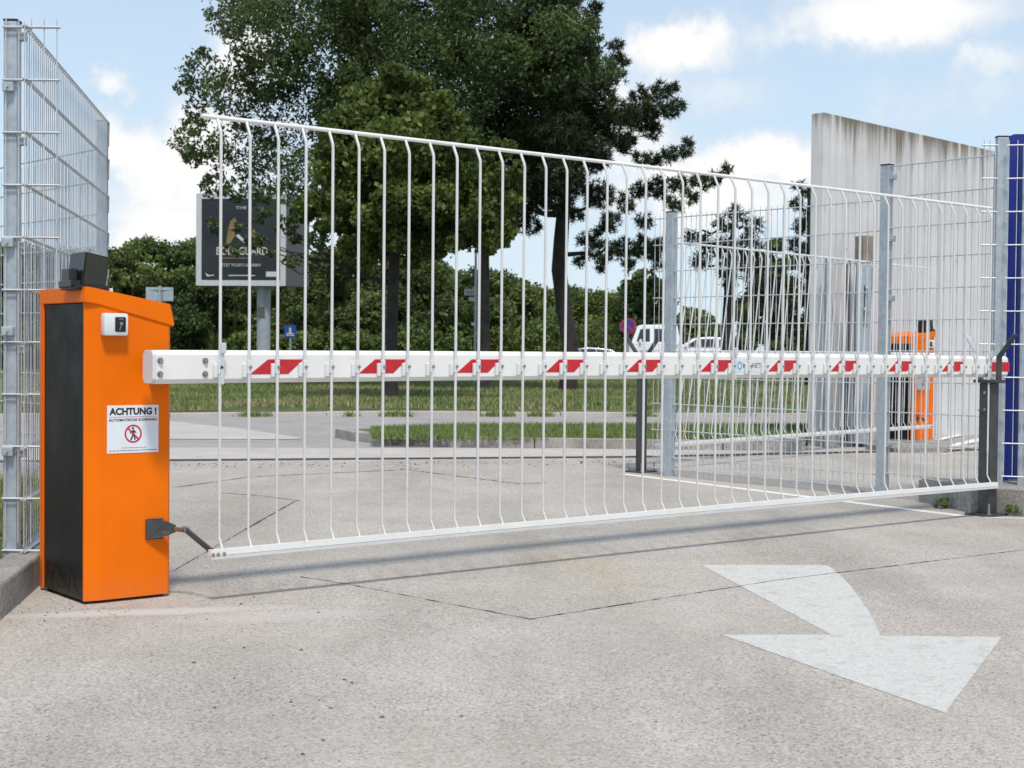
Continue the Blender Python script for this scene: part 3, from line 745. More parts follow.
# ================================================================== concrete wall etc.
cw = Vector((3.103, 14.67, 0)); wa = math.radians(90-44); root = empty('concrete_wall', cw, wa)
tag(root, 'tall weathered concrete wall with dark streaks under its top edge', 'wall')
mb = MB(); mb.box(0, 8.6, 0, .15, -.1, 3.35, bev=.012); mb.build('panel', wall_m, root)
mb = MB()
for x_ in (.45, 1.65, 2.85, 4.05):
    for z_ in (.75, 2.0): mb.cyl((x_, -.0015, z_), (x_, .004, z_), .016, 10)
ho = mb.build('tie_hole', simple('hole_shade', (.16, .15, .135), .95), root); ho['kind'] = 'stuff'
mb = MB(); mb.box(2.4, 2.412, -.0015, .004, 0, 3.3); mb.build('form_joint', simple('joint_grey', (.36, .34, .31), .95), root)
# concrete pillar in front of wall
pp = Vector((AT(861.5, 446, 14.75).x, 14.75, 0))
mb = MB(); mb.box(-.075, .075, -.075, .075, 0, 2.12, bev=.01)
o = mb.build('concrete_pillar', simple('brown_stained_concrete', (.24, .205, .17), .9, var=.3, scale=6, bmp=.4)); o.location = pp; o.rotation_euler[2] = .45
tag(o, 'slim brown stained concrete pillar standing before the wall', 'pillar')
# steel gate leaf standing open beside the wall
ga = AT(826, 443, 14.5); root = empty('steel_gate', (ga.x, 14.5, 0), math.radians(12)); tag(root, 'grey steel gate leaf with sheet panel and lock standing before the wall end', 'gate')
mb = MB(); mb.box(-.03, .03, -.03, .03, 0, 1.88, bev=.004); mb.build('post', galv_m, root)
for z_ in (1.82, .1):
    mb = MB(); mb.box(.03, .2, -.02, .02, z_, z_+.055, bev=.003); mb.build('rail', galv_m, root)
mb = MB(); mb.box(.2, .225, -.025, .025, .05, 1.86); mb.build('hinge_stile', dark_steel, root)
mb = MB(); mb.box(.29, .45, -.03, .03, .04, 1.83, bev=.006); mb.build('sheet_panel', galv_m, root)
mb = MB(); mb.box(.37, .40, -.045, -.03, 1.2, 1.62, bev=.003); mb.build('lock_plate', dark_steel, root)
for x_, z_ in ((.385, 1.6), (.375, 1.38)):
    mb = MB(); mb.cyl((x_, -.045, z_), (x_, -.06, z_), .014); mb.build('lock', white_pl, root)

# ================================================================== fences
RR = .0034
def panel_mesh(mb, a, b, rails, ztop, zbot, sp=.05, off=0, thick=.004, drop_last=False):
    a = Vector((a[0], a[1], 0)); b = Vector((b[0], b[1], 0)); d = b-a; L = d.length; d.normalize(); s = Vector((-d.y, d.x, 0))
    n = int(round(L/sp))
    for i in range(n+1):
        p = a+d*(L*i/n); mb.tube([p+Vector((0, 0, zbot)), p+Vector((0, 0, ztop))], .0026, 5)
    for z in rails:
        for sg in (-1, 1):
            q = s*sg*.0062+Vector((0, 0, z)); mb.tube([a-d*.012+q, b+d*.012+q], thick, 6)
def post(root, p, h, wx=.06, wy=.04, rz=0, clampz=(), cdir=(1, 0), z0=0, name='post'):
    mb = MB(); m = Matrix.Translation((p[0], p[1], 0)) @ Matrix.Rotation(rz, 4, 'Z')
    mb.box(-wx/2, wx/2, -wy/2, wy/2, z0, h, m, .004); o = mb.build(name, galv_m, root)
    mb = MB(); mb.box(-wx/2-.001, wx/2+.001, -wy/2-.001, wy/2+.001, h+.0005, h+.008, m); mb.build('post_cap', cap_m, o)
    for z in clampz:
        mb = MB(); c = Vector(cdir).normalized(); q = Vector((p[0], p[1]))+c*(max(wx, wy)/2+.012)
        mb.box(-.016, .016, -.022, .022, z-.018, z+.018, Matrix.Translation((q.x, q.y, 0)) @ Matrix.Rotation(math.atan2(c.y, c.x), 4, 'Z'), .003)
        mb.cyl((q.x+c.x*.0, q.y-.03, z), (q.x, q.y-.02, z), .006, 8)
        mb.build('clamp', galv_m, o)
    return o
# left fence
root = empty('mesh_fence', (0, 0, 0)); tag(root, 'galvanised wire mesh fence running back from the post beside the near orange housing', 'fence', 'galvanised mesh fences')
LS = 1.034; zs = lambda z: ZC+(z-ZC)*LS
zr = [zs(2.151-.199*k) for k in range(11)]
fp = [(-1.851*LS, 5.53*LS), (-2.203*LS, 7.93*LS), (-2.46*LS, 8.85*LS)]
pc = AT(12.3, 300, 5.6*LS)
post(root, (pc.x, 5.6*LS), zs(2.178), .053, .06, 0, [zr[1]-.028, zr[4]-.02, zr[8]-.02, 1.0], (-.02, -1), z0=.06)
post(root, (-2.245*LS, 7.97*LS), zs(2.16), .055, .06, .14, (), z0=.05)
post(root, (-2.50*LS, 8.9*LS), zs(2.16), .055, .06, .14, (), z0=.05)
for a, b in zip(fp, fp[1:]):
    mb = MB(); panel_mesh(mb, a, b, zr, zs(2.163), .15, thick=.0042); mb.build('mesh_panel', wire, root)
mb = MB(); xa = AT(2.6, 300, 5.56*LS).x; xb = AT(57.5, 300, 5.56*LS).x
panel_mesh(mb, (xa+.012, 5.56*LS), (xb-.004, 5.56*LS), zr, zs(2.182), .165, thick=.0042); mb.build('mesh_panel', wire, root)
for z in zr[::2]:
    mb = MB(); mb.box(-.018, .018, -.02, .02, z-.045, z-.012, Matrix.Translation((-1.885*LS, 5.60*LS, 0)), .003); mb.build('clamp', galv_m, root)
root = empty('mesh_fence', (0, 0, 0)); tag(root, 'farther mesh fence seen through the left fence, angled away to the left', 'fence', 'galvanised mesh fences')
fp = [(-2.6, 9.25), (-3.46, 10.15), (-5.0, 11.9)]
for a, b in zip(fp, fp[1:]):
    mb = MB(); panel_mesh(mb, a, b, zr, 2.16, .12); mb.build('mesh_panel', wire, root)
    post(root, b, 2.16, .055, .055, .8, (), z0=0)
# middle fence
root = empty('mesh_fence', (0, 0, 0)); tag(root, 'galvanised mesh fence stepping up between the two grey posts behind the barrier bar', 'fence', 'galvanised mesh fences')
A0 = Vector((1.19, 10.99)); A1 = Vector((2.436, 9.55)); A2 = Vector((2.966, 8.9)); d01 = (A1-A0).normalized(); rzf = math.atan2(d01.y, d01.x)
zl = [1.945-.2*k for k in range(10)]+[.055]
zh = [2.16-.2*k for k in range(11)]
post(root, A0, 1.985, .07, .06, rzf, (), z0=-.02)
post(root, A1, 2.168, .066, .06, rzf, [2.09, 1.69, 1.3, .9, .35], (d01.x, d01.y), z0=-.02)
mb = MB(); panel_mesh(mb, A0-d01*.17, A0-d01*.02, zl, 1.97, .03); mb.build('mesh_panel', wire, root)
mb = MB(); panel_mesh(mb, A0+d01*.045, A1-d01*.045, zl, 1.97, .03); mb.build('mesh_panel', wire, root)
mb = MB(); panel_mesh(mb, A1+d01*.045, A2-d01*.05, zh, 2.16, .14); mb.build('mesh_panel', wire, root)
# right fence
root = empty('mesh_fence', (0, 0, 0)); tag(root, 'tall mesh fence on the plinth with the blue board behind, at the right edge', 'fence', 'galvanised mesh fences')
zq = [2.205-.2*k for k in range(11)]
post(root, A2, 2.262, .07, .05, 0, [], z0=.1)
mb = MB(); panel_mesh(mb, (AT(981.6, 300, 8.83).x, 8.83), (AT(993, 300, 8.83).x, 8.83), zq, 2.235, .2, .034); mb.build('mesh_panel', wire, root)
mb = MB(); xs = AT(1006.5, 300, 8.83).x; panel_mesh(mb, (xs, 8.83), (4.5, 8.35), zq, 2.235, .2); mb.build('mesh_panel', wire, root)
post(root, (AT(1027, 300, 8.87).x, 8.87), 2.21, .075, .05, -.3, [], z0=.1)
# blue board
bx = AT(1001.5, 300, 9.15).x
root = empty('blue_board', (bx, 9.15, .16), -.12); tag(root, 'deep blue upright board with rounded top corner behind the right fence', 'board')
mb = MB(); prof = [(0, 0, 0), (1.3, 0, 0), (1.3, 0, 2.16), (.06, 0, 2.16), (.03, 0, 2.148), (.008, 0, 2.125), (0, 0, 2.09)]
mb.prism(prof, (0, .05, 0)); mb.build('board', blue_m, root)
mb = MB(); mb.box(.09, .115, -.012, 0, .03, 2.1); mb.box(.30, .325, -.012, 0, .03, 2.1); mb.build('rib', simple('dark_blue_paint', (.008, .02, .15), .4), root)
for x_ in (.01, 1.2):
    mb = MB(); mb.box(x_, x_+.05, 0, .05, -.05, 0); mb.build('foot', blue_m, root)

# ================================================================== the barriers
PITCHK = .1206; PK0 = .439; NP = 42
def bow(x): 
    s = (x-.14)/5.43; return .006*4*s*(1-s)
def barrier(origin, xa, sgn, label, shear=0, LEN=5.43, NP=42, hyaw=0):
    """local frame: x along the boom, -y the front (towards the viewer when sgn=1), z up. sgn=-1 mirrors it."""
    root = empty('barrier_gate', origin, xa); tag(root, label, 'barrier')
    B = lambda mb, nm, m, par=root, sm=False: mb.build(nm, m, par, sm, flip=sgn)
    W, Dp = .340, .425
    # housing shell: orange front and back with a soft vertical fold, charcoal sides set in
    mb = MB()
    fr = [(0, .009), (.002, .006), (.053, -.003), (.057, -.004), (.326, -.004), (.340, .012), (.340, .03), (.325, .03), (.325, .035), (.012, .035), (.012, .012), (0, .012)]
    frb = [(-.006, .006), (.0, 0), (.322, -.004), (.340, .012), (.340, .03), (.325, .03), (.325, .035), (.010, .035), (.010, .032), (-.006, .032)]
    mb.prism([(x, y, .012) for x, y in fr], (0, 0, 1.095)); B(mb, 'front_panel', orange)
    mb = MB(); mb.prism([(x, Dp-y, .012) for x, y in frb], (0, 0, 1.095)); B(mb, 'rear_panel', orange)
    mb = MB(); mb.box(.001, .02, .013, Dp-.033, .014, 1.10); B(mb, 'side_door', charcoal)
    mb = MB(); mb.box(W-.026, W-.008, .031, Dp-.031, .014, 1.03); B(mb, 'side_door', charcoal)
    mb = MB(); mb.box(.02, W-.02, .02, Dp-.02, -.01, .013); B(mb, 'base_frame', black_pl)
    # sloping lid
    mb = MB()
    o_ = .006
    prof = [(-o_, 1.104), (.056, 1.098), (W+o_, 1.022), (W+o_+.002, 1.03), (W-.008, 1.102), (W-.014, 1.106), (.01, 1.161), (-o_+.002, 1.160)]
    mb.prism([(x, -o_-.004, z) for x, z in prof], (0, Dp+2*o_+.008, 0))
    bmesh.ops.bevel(mb.bm, geom=[e for e in mb.bm.edges], offset=.0025, segments=2, affect='EDGES')
    B(mb, 'lid', orange)
    # warning sticker
    mb = MB(); mb.box(.084, .286, -.0056, -.0042, .550, .727, bev=.0004); st = B(mb, 'warning_sticker', paper)
    def tm(x, y, z):   # text plane on the front face
        if sgn > 0: return Matrix.Translation((x, y, z)) @ Matrix.Rotation(PI/2, 4, 'X')
        return Matrix.Translation((x, -y, z)) @ Matrix.Rotation(PI, 4, 'Z') @ Matrix.Rotation(PI/2, 4, 'X')
    fx = lambda x, w_: x if sgn > 0 else (.084+.286-x)
    text('ACHTUNG !', black_ink, st, tm(fx(.092, 0), -.0062, .691), .186, .027, bold=.045)
    text('AUTOMATISCHE SCHRANKE', black_ink, st, tm(fx(.090, 0), -.0062, .668), .190, .010, spacing=1.05, bold=.03)
    mb = MB(); mb.box(.092, .278, -.0063, -.0058, .6835, .6848); B(mb, 'red_rule', red_ink, st)
    mb = MB(); cx, cz = .1855, .621
    n = 40
    for k in range(n):
        a0, a1 = 2*PI*k/n, 2*PI*(k+1)/n
        q = [(cx+math.cos(a)*r, -.0062, cz+math.sin(a)*r) for a, r in ((a0, .034), (a1, .034), (a1, .0275), (a0, .0275))]; mb.sheet(q)
    mb.bar((cx-.0205, -.0065, cz+.0205), (cx+.0205, -.0065, cz-.0205), .0005, .006, up=(1, 0, 1)); B(mb, 'prohibition_ring', red_ink, st)
    mb = MB()
    disc = [(cx-.001+math.cos(2*PI*k/12)*.0045, -.0060, cz+.020+math.sin(2*PI*k/12)*.0045) for k in range(12)]; mb.sheet(disc)
    for pl_ in ([(-.005, .013), (.006, .013), (.005, -.005), (-.004, -.005)], [(-.004, -.004), (.002, -.005), (-.007, -.024), (-.012, -.022)], [(.0, -.004), (.005, -.004), (.010, -.022), (.005, -.024)],
                [(-.005, .013), (-.003, .009), (-.012, .0), (-.014, .003)], [(.006, .013), (.004, .009), (.011, .001), (.013, .004)]):
        mb.sheet([(cx+x, -.0060, cz+z) for x, z in pl_])
    B(mb, 'walking_pictogram', black_ink, st)
    mb = MB(); xx = .14
    while xx < .23:
        l = random.uniform(.004, .012); mb.box(xx, xx+l, -.0062, -.0057, .5685, .5705); xx += l+.003
    B(mb, 'small_print', red_ink, st)
    mb = MB(); xx = .092
    while xx < .272:
        l = random.uniform(.003, .012); mb.box(xx, xx+l, -.0062, -.0057, .5585, .5605); xx += l+.002
    B(mb, 'small_print', black_ink, st)
    # key switch
    mb = MB(); mb.box(.056, .150, -.044, -.004, .983, 1.066, bev=.008); ks = B(mb, 'key_switch', white_pl, sm=True)
    mb = MB(); mb.box(.097, .138, -.0475, -.042, .998, 1.052, bev=.004); kk = B(mb, 'keypad', black_pl, ks, True)
    mb = MB(); mb.cyl((.118, -.047, 1.028), (.118, -.053, 1.028), .006, 14); mb.box(.110, .127, -.0486, -.047, 1.043, 1.046); mb.bar((.118, -.050, 1.022), (.112, -.050, 1.004), .002, .003); B(mb, 'key', bolt_m, ks, True)
    # sensor head on the lid
    mb = MB(); mb.box(-.03, .105, .015, .16, 1.150, 1.168, bev=.004); mb.box(-.04, .0, .03, .15, 1.158, 1.185, bev=.004); sn = B(mb, 'sensor_bracket', black_pl)
    mb = MB()
    q = [(-.004, .02, 1.166), (.088, .02, 1.160), (.088, .165, 1.160), (-.004, .165, 1.166), (.012, .02, 1.289), (.103, .02, 1.272), (.103, .165, 1.272), (.012, .165, 1.289)]
    mb.add(q, [(0, 3, 2, 1), (4, 5, 6, 7), (0, 1, 5, 4), (1, 2, 6, 5), (2, 3, 7, 6), (3, 0, 4, 7)])
    bmesh.ops.recalc_face_normals(mb.bm, faces=mb.bm.faces)
    bmesh.ops.bevel(mb.bm, geom=list(mb.bm.edges), offset=.003, segments=2, affect='EDGES'); sh = B(mb, 'sensor_head', black_pl)
    mb = MB(); mb.add([(.003, .018, 1.172), (.083, .018, 1.167), (.096, .018, 1.267), (.016, .018, 1.282)], [(0, 1, 2, 3)]); B(mb, 'smoked_window', olive_glass, sh)
    mb = MB(); mb.box(-.038, -.004, .05, .13, 1.172, 1.228, bev=.006); B(mb, 'sensor_eye', black_pl, sn)
    mb = MB(); mb.box(.098, .108, .0, .03, 1.138, 1.158, bev=.002); B(mb, 'cable_gland', white_pl, sn)
    if hyaw:
        rm = Matrix.Translation((W, 0, 0)) @ Matrix.Rotation(hyaw, 4, 'Z') @ Matrix.Translation((-W, 0, 0))
        for ch in list(root.children): ch.matrix_local = rm
    # boom flange and boom
    mb = MB(); mb.box(.24, .32, -.09, -.004, .83, .915, bev=.004); mb.cyl((.28, -.09, .87), (.28, -.003, .87), .038); B(mb, 'boom_flange', dark_steel)
    BX0, BX1 = .183, LEN+.185; zc_ = .871; yf, yb = -.18, -.09; h = .0615; c_ = .017
    prof = [(yf, -h+c_), (yf, h-c_), (yf+c_*.8, h), (yb-c_*.8, h), (yb, h-c_), (yb, -h+c_), (yb-c_*.8, -h), (yf+c_*.8, -h)]
    mb = MB(); n = 24; rings = []
    for i in range(n+1):
        x = BX0+.012+(BX1-BX0-.024)*i/n; rings.append([mb.bm.verts.new((x, y, zc_+z+bow(x))) for y, z in prof])
    for a, b in zip(rings, rings[1:]):
        for k in range(8): mb.bm.faces.new((a[k], a[(k+1) % 8], b[(k+1) % 8], b[k]))
    mb.bm.faces.new(rings[0]); mb.bm.faces.new(rings[-1][::-1]); boom = B(mb, 'boom', white_paint)
    for x0, x1 in ((BX0, BX0+.012), (BX1-.012, BX1)):
        mb = MB(); mb.prism([(x0, y*1.0, zc_+z*1.0+bow(x0)) for y, z in prof], (x1-x0, 0, 0))
        bmesh.ops.recalc_face_normals(mb.bm, faces=mb.bm.faces)
        bmesh.ops.bevel(mb.bm, geom=[e for e in mb.bm.edges], offset=.003, segments=2, affect='EDGES'); B(mb, 'end_cap', white_pl, boom)
    for x in (.210, .389):
        for z in (-.0255, .0235):
            mb = MB(); mb.cyl((x, yf+.001, zc_+z), (x, yf-.004, zc_+z), .0115, 16); mb.cyl((x, yf-.004, zc_+z), (x, yf-.011, zc_+z), .0075, 6); B(mb, 'bolt', bolt_m, boom)
    for k in range(11):
        x = .575+.4862*k
        q = [(x, -.029), (x+.165, -.029), (x+.232, .0275), (x+.077, .0275)]
        if x > LEN+.1: break
        if x+.24 > BX1-.02 and k < 10: break
        if k == 10: q = [(x, -.029), (x+.19, -.029), (x+.19, .027), (x, .027)]
        q = [(a, min(b, .0285)) for a, b in q]
        mb = MB(); mb.prism([(a, yf-.0012, zc_+b+bow(a)) for a, b in q], (0, .0008, 0)); B(mb, 'red_reflector', red_refl, boom)
    # maker's plate
    mb = MB(); px_ = 3.262; mb.box(px_-.004, px_+.21, yf-.0012, yf-.0004, zc_-.033+bow(px_), zc_+.032+bow(px_)); mp = B(mb, 'name_plate', white_pl, boom)
    fx2 = lambda a: a if sgn > 0 else a+.13
    text('MAGNETIC', simple('grey_ink', (.12, .13, .15), .5), mp, tm(px_+.045 if sgn > 0 else px_+.20, yf-.0018, zc_-.012+bow(px_)), .155, .026, bold=.01)
    cyan = simple('cyan_ink', (.10, .40, .62), .4)
    mb = MB(); cxq = px_+.02; czq = zc_+bow(px_)
    for k in range(24):
        a0, a1 = 2*PI*k/24, 2*PI*(k+1)/24
        mb.sheet([(cxq+math.cos(a)*r, yf-.0018, czq+math.sin(a)*r*1.25) for a, r in ((a0, .017), (a1, .017), (a1, .010), (a0, .010))])
    B(mb, 'emblem', cyan, mp)
    # skirt
    zt, zb = 1.797, .186
    SH = lambda x, z: x+shear*(x/LEN)**1.3*(zc_-z)
    yp = yf-.022; ytop = yp+.032; ybot = yp-.030
    def railz(x, z): return z+bow(x)
    mb = MB(); pts = [(SH(x, zt), ytop, railz(x, zt)) for x in np.linspace(.374, LEN, 20)]; mb.tube(pts, .0085, 10); B(mb, 'top_rail', white_paint, sm=True)
    mb = MB(); xs_ = np.linspace(.385, LEN+.002, 20)
    for a, b in zip(xs_, xs_[1:]):
        mb.bar((SH(a, zb), ybot, railz(a, zb)), (SH(b, zb), ybot, railz(b, zb)), .024, .022)
    mb2 = MB()
    B(mb, 'bottom_rail', white_paint)
    for a, b in zip(xs_, xs_[1:]):
        mb2.bar((SH(a, zb), ybot-.003, railz(a, zb)-.0185), (SH(b, zb), ybot-.003, railz(b, zb)-.0185), .022, .012)
    B(mb2, 'rail_lip', rod_white)
    mb = MB()
    for q in (.392, .412, .437): mb.cyl((SH(q, zb), ybot-.012, zb-.004), (SH(q, zb), ybot-.018, zb-.004), .006, 8)
    B(mb, 'rail_rivet', bolt_m)
    # pickets
    k_s = .055
    mb = MB(); mb.tube([(0, ytop, zt), (0, ytop-.006, zt-.012), (0, yp+.003, zt-k_s), (0, yp, zt-k_s-.012), (0, yp, .372)], .0058, 8); up_me = mb
    bm_lo = MB(); bm_lo.tube([(0, yp, .374), (0, yp, zb+.055), (0, yp-.003, zb+.045), (0, ybot+.004, zb+.008)], .0042, 8)
    cl_b = MB(); cl_b.box(-.019, .003, yf-.014, yf-.001, zc_-.042, zc_+.012, bev=.004); cl_b.box(-.007, .008, yf-.0285, yf-.012, zc_-.028, zc_+.026, bev=.003)
    cl_s = MB(); cl_s.cyl((.0015, yf-.028, zc_-.002), (.0015, yf-.034, zc_-.002), .0065, 8)
    first = None
    for k in range(NP):
        x = PK0+PITCHK*k; bz = bow(x)
        if first is None:
            p0 = B(up_me, 'picket', rod_white, sm=True); p1 = B(bm_lo, 'lower_rod', rod_white, p0, True); p2 = B(cl_b, 'clamp', white_pl, p0); p3 = B(cl_s, 'clamp_screw', bolt_m, p0)
            first = (p0, p1, p2, p3); pk = p0
        else:
            pk = first[0].copy(); C.objects.link(pk); pk.parent = root
            for q in first[1:]:
                c = q.copy(); C.objects.link(c); c.parent = pk
        kk_ = shear*(x/LEN)**1.3; pk.rotation_euler.y = -math.asin(kk_); pk.location = (x+zc_*kk_, 0, bz+zc_*kk_*kk_*.5)
    # hinge plates of the folding skirt
    for k in (0, 23, NP-1):
        x = PK0+PITCHK*k
        mb = MB(); mb.box(x-.003, x+.012, yf-.034, yf-.0290, zc_-.065+bow(x), zc_+.085+bow(x), bev=.002); mb.box(x-.004, x+.016, yf-.042, yf-.034, zc_+.05+bow(x), zc_+.09+bow(x), bev=.002); B(mb, 'hinge_plate', rod_grey)
    # brace arm
    mb = MB(); mb.box(.235, .305, -.012, -.004, .222, .300, bev=.002); mb.prism([(.235, -.012, .225), (.30, -.05, .235), (.335, -.055, .25), (.335, -.055, .275), (.30, -.05, .292), (.235, -.012, .298)], (0, .003, 0))
    br = B(mb, 'brace_bracket', dark_steel)
    mb = MB()
    for z in (.24, .262, .285): mb.cyl((.250, -.012, z), (.250, -.018, z), .006, 8)
    B(mb, 'bolt', bolt_m, br)
    mb = MB(); mb.bar((.325, -.06, .262), (.358, -.09, .258), .014, .016, bev=.003); B(mb, 'brace_pivot', simple('rusty_pivot', (.16, .085, .06), .7), br)
    mb = MB(); mb.cyl((.355, -.082, .262), (.355, -.108, .262), .012, 10); B(mb, 'bolt', bolt_m, br)
    mb = MB(); mb.bar((.350, -.095, .265), (.402, -.225, .187), .010, .020, bev=.002); B(mb, 'brace_arm', dark_steel, br)
    return root
corner = Vector((-1.5538, 5.2981, 0)); ang = math.radians(90-51.4)
barrier(corner, ang, 1, 'orange barrier housing in the foreground with long white boom and hanging picket gate')
# far barrier: closes towards the viewer
fa = math.radians(42.3); dv = Vector((-math.sin(fa), -math.cos(fa), 0))
fc = G(912.5, 444, 0); org = fc-dv*.340; org.z = .015
barrier(org, math.atan2(dv.y, dv.x), -1, 'second orange barrier behind the mesh fence, its white gate sagging askew', shear=.23, LEN=4.965, NP=38, hyaw=math.radians(-11))

# latch posts
def latch(p, rz, label, k=.040):
    root = empty('latch_post', p, rz); tag(root, label, 'post', 'dark grey latch posts of the two barriers')
    mb = MB(); mb.box(-k, k, -k, k, .012, .775, bev=.004); mb.build('post', dark_steel, root)
    mb = MB(); mb.box(-.10, .10, -.085, .085, 0, .012); bp = mb.build('base_plate', dark_steel, root)
    mb = MB()
    for x in (-.08, .08):
        for y in (-.065, .065): mb.cyl((x, y, .012), (x, y, .075), .006, 8); mb.cyl((x, y, .012), (x, y, .022), .011, 6)
    mb.build('anchor_bolt', bolt_m, bp)
    mb = MB(); mb.box(-.05, .05, -.075, .075, .776, .795, bev=.002); mb.build('cradle', dark_steel, root)
    for s in (-1, 1):
        mb = MB(); y = s*.062
        pts = [(0, y, .78), (0, y, .93), (0, y+s*.045, .985), (0, y+s*.10, 1.06)]
        for a, b in zip(pts, pts[1:]): mb.bar(a, b, .045, .010, up=(0, 1, 0) if a[1] == b[1] else (0, 1, 0))
        mb.build('fork_prong', dark_steel if s < 0 or k < .04 else rod_grey, root)
    for z_ in (.72, .62):
        mb = MB(); mb.cyl((-k, 0, z_), (-k-.006, 0, z_), .009, 8); mb.build('bolt', bolt_m, root)
uu = Vector((math.cos(ang), math.sin(ang), 0)); nn = Vector((math.sin(ang), -math.cos(ang), 0))
latch(G(987, 515), ang, 'dark grey latch post holding the free end of the near boom')
bb = org+dv*5.50+Vector((-dv.y, dv.x, 0))*.0
g2 = G(641, 472); latch(Vector((g2.x, g2.y, 0)), math.atan2(dv.y, dv.x)+.0, 'dark grey latch post standing beside the left grey fence post', .031)

# ================================================================== roadside things
Yb = 40
def sgn_panel(px0, py0, px1, py1, Y): a = AT(px0, py0, Y); b = AT(px1, py1, Y); return a, b
a, b = sgn_panel(197, 193.5, 288, 286.5, Yb); wB = b.x-a.x; hB = a.z-b.z
root = empty('billboard', (AT(262, 350, Yb).x, Yb+.25, .09), 0); tag(root, 'backlit style poster board on a thick grey pole in front of the wood', 'billboard')
off = Vector((AT(262, 350, Yb).x, Yb+.25, .09))
x0, x1, z0, z1 = a.x-off.x, b.x-off.x, b.z-off.z, a.z-off.z
frame_m = simple('grey_billboard_frame', (.62, .63, .64), .5, .2, var=.06)
dkgrey = simple('dark_grey_casing', (.10, .105, .11), .5, var=.1)
mbx = MB(); rt = Matrix.Translation((0, 0, 0)) @ Matrix.Rotation(math.radians(-10), 4, 'Z')
RM = Matrix.Translation((x0, -.25, 0)) @ Matrix.Rotation(math.radians(-6), 4, 'Z') @ Matrix.Translation((-x0, .25, 0))
mbx.prism([RM @ Vector(p) for p in ((x0, -.25, z0), (x1, -.25, z0), (x1+.5, .30, z0), (x0, .30, z0))], (0, 0, z1-z0)); mbx.build('casing', dkgrey, root)
mb = MB(); bw = .15
for q in ((x0, x1, z0, z0+bw), (x0, x1, z1-bw, z1), (x0, x0+bw, z0+bw, z1-bw), (x1-bw, x1, z0+bw, z1-bw)):
    mb.box(q[0], q[1], -.31, -.252, q[2], q[3], RM)
fr_ = mb.build('frame', frame_m, root)
def postermat():
    m, nt_, b_ = newmat('poster_print')
    g = ramp(nt_, noise(nt_, 1.1, 3), [(.35, (.006, .007, .010)), (.7, (.022, .023, .028))]); nt_.links.new(g, b_.inputs['Base Color']); b_.inputs['Roughness'].default_value = .2
    return m
mb = MB(); mb.box(x0+bw, x1-bw, -.275, -.254, z0+bw, z1-bw, RM); ps = mb.build('poster', postermat(), root)
W_, H_ = x1-x0, z1-z0
def pt(fx_, fz_): return (x0+W_*fx_, -.279, z0+H_*fz_)
gold = simple('gold_print', (.24, .165, .06), .4, var=.4, scale=2.5); cream = simple('cream_print', (.62, .58, .48), .5); pale = simple('pale_print', (.6, .62, .64), .5)
mb = MB(); mb.sheet([RM @ Vector(pt(*p)) for p in ((.33, .45), (.35, .60), (.38, .70), (.43, .74), (.47, .66), (.44, .56), (.38, .46))]); mb.sheet([RM @ Vector(pt(*p)) for p in ((.58, .46), (.60, .56), (.64, .62), (.68, .55), (.66, .46))]); mb.build('gold_shape', gold, ps)
mb = MB(); mb.sheet([RM @ Vector(pt(*p)) for p in ((.44, .54), (.47, .56), (.57, .47), (.55, .45))]); mb.build('light_streak', pale, ps)
def btext(s_, x, z, w_, h_, m, bold=0):
    mt = RM @ Matrix.Translation(pt(x, z)) @ Matrix.Rotation(PI/2, 4, 'X'); text(s_, m, ps, mt, w_*W_, h_*H_, bold=bold)
btext('BODYGUARD', .225, .335, .57, .085, cream, .01)
btext('JETZT TICKETS SICHERN!', .27, .20, .45, .04, pale)
btext('THE', .44, .83, .12, .03, pale)
mb = MB(); mb.sheet([RM @ Vector(pt(*p)) for p in ((.27, .305), (.60, .305), (.60, .295), (.27, .295))]); mb.build('underline', gold, ps)
mb = MB()
for q in (((.10, .14), (.14, .115), (.20, .12), (.20, .11), (.12, .10)), ((.78, .10), (.90, .10), (.90, .155), (.78, .155)), ((.36, .107), (.66, .107), (.66, .117), (.36, .117))): mb.sheet([RM @ Vector(pt(*p)) for p in q])
mb.build('logo', pale, ps)
mb = MB(); mb.tube([(0, 0, 0), (0, 0, z0+.02)], .19, 20); mb.box(-.25, .25, -.15, .15, z0-.06, z0-.002); po = mb.build('pole', simple('pole_grey', (.40, .43, .46), .5, .2), root, True)
mb = MB(); mb.box(-.14, .06, -.205, -.19, 1.65, 1.95); mb.build('pole_sticker', dkgrey, po)

# back of a road sign behind the housing
a, b = sgn_panel(146, 287, 173, 301, 26); c = AT(160, 300, 26)
root = empty('road_sign', (c.x, 26, 0), .0); tag(root, 'grey back of a low double sided sign just above the near orange housing', 'sign')
mb = MB(); mb.box(a.x-c.x, -.01, .03, .045, b.z, a.z, Matrix.Rotation(.12, 4, 'Z')); mb.box(.01, b.x-c.x, .03, .045, b.z, a.z, Matrix.Rotation(-.12, 4, 'Z')); mb.build('sign_plate', galv_m, root)
mb = MB(); mb.cyl((0, 0, 0), (0, 0, a.z+.02), .03, 10); mb.build('pole', galv_m, root)
mb = MB(); mb.box(a.x-c.x+.02, b.x-c.x-.02, .005, .03, a.z-.05, a.z-.03); mb.build('bracket', galv_m, root)

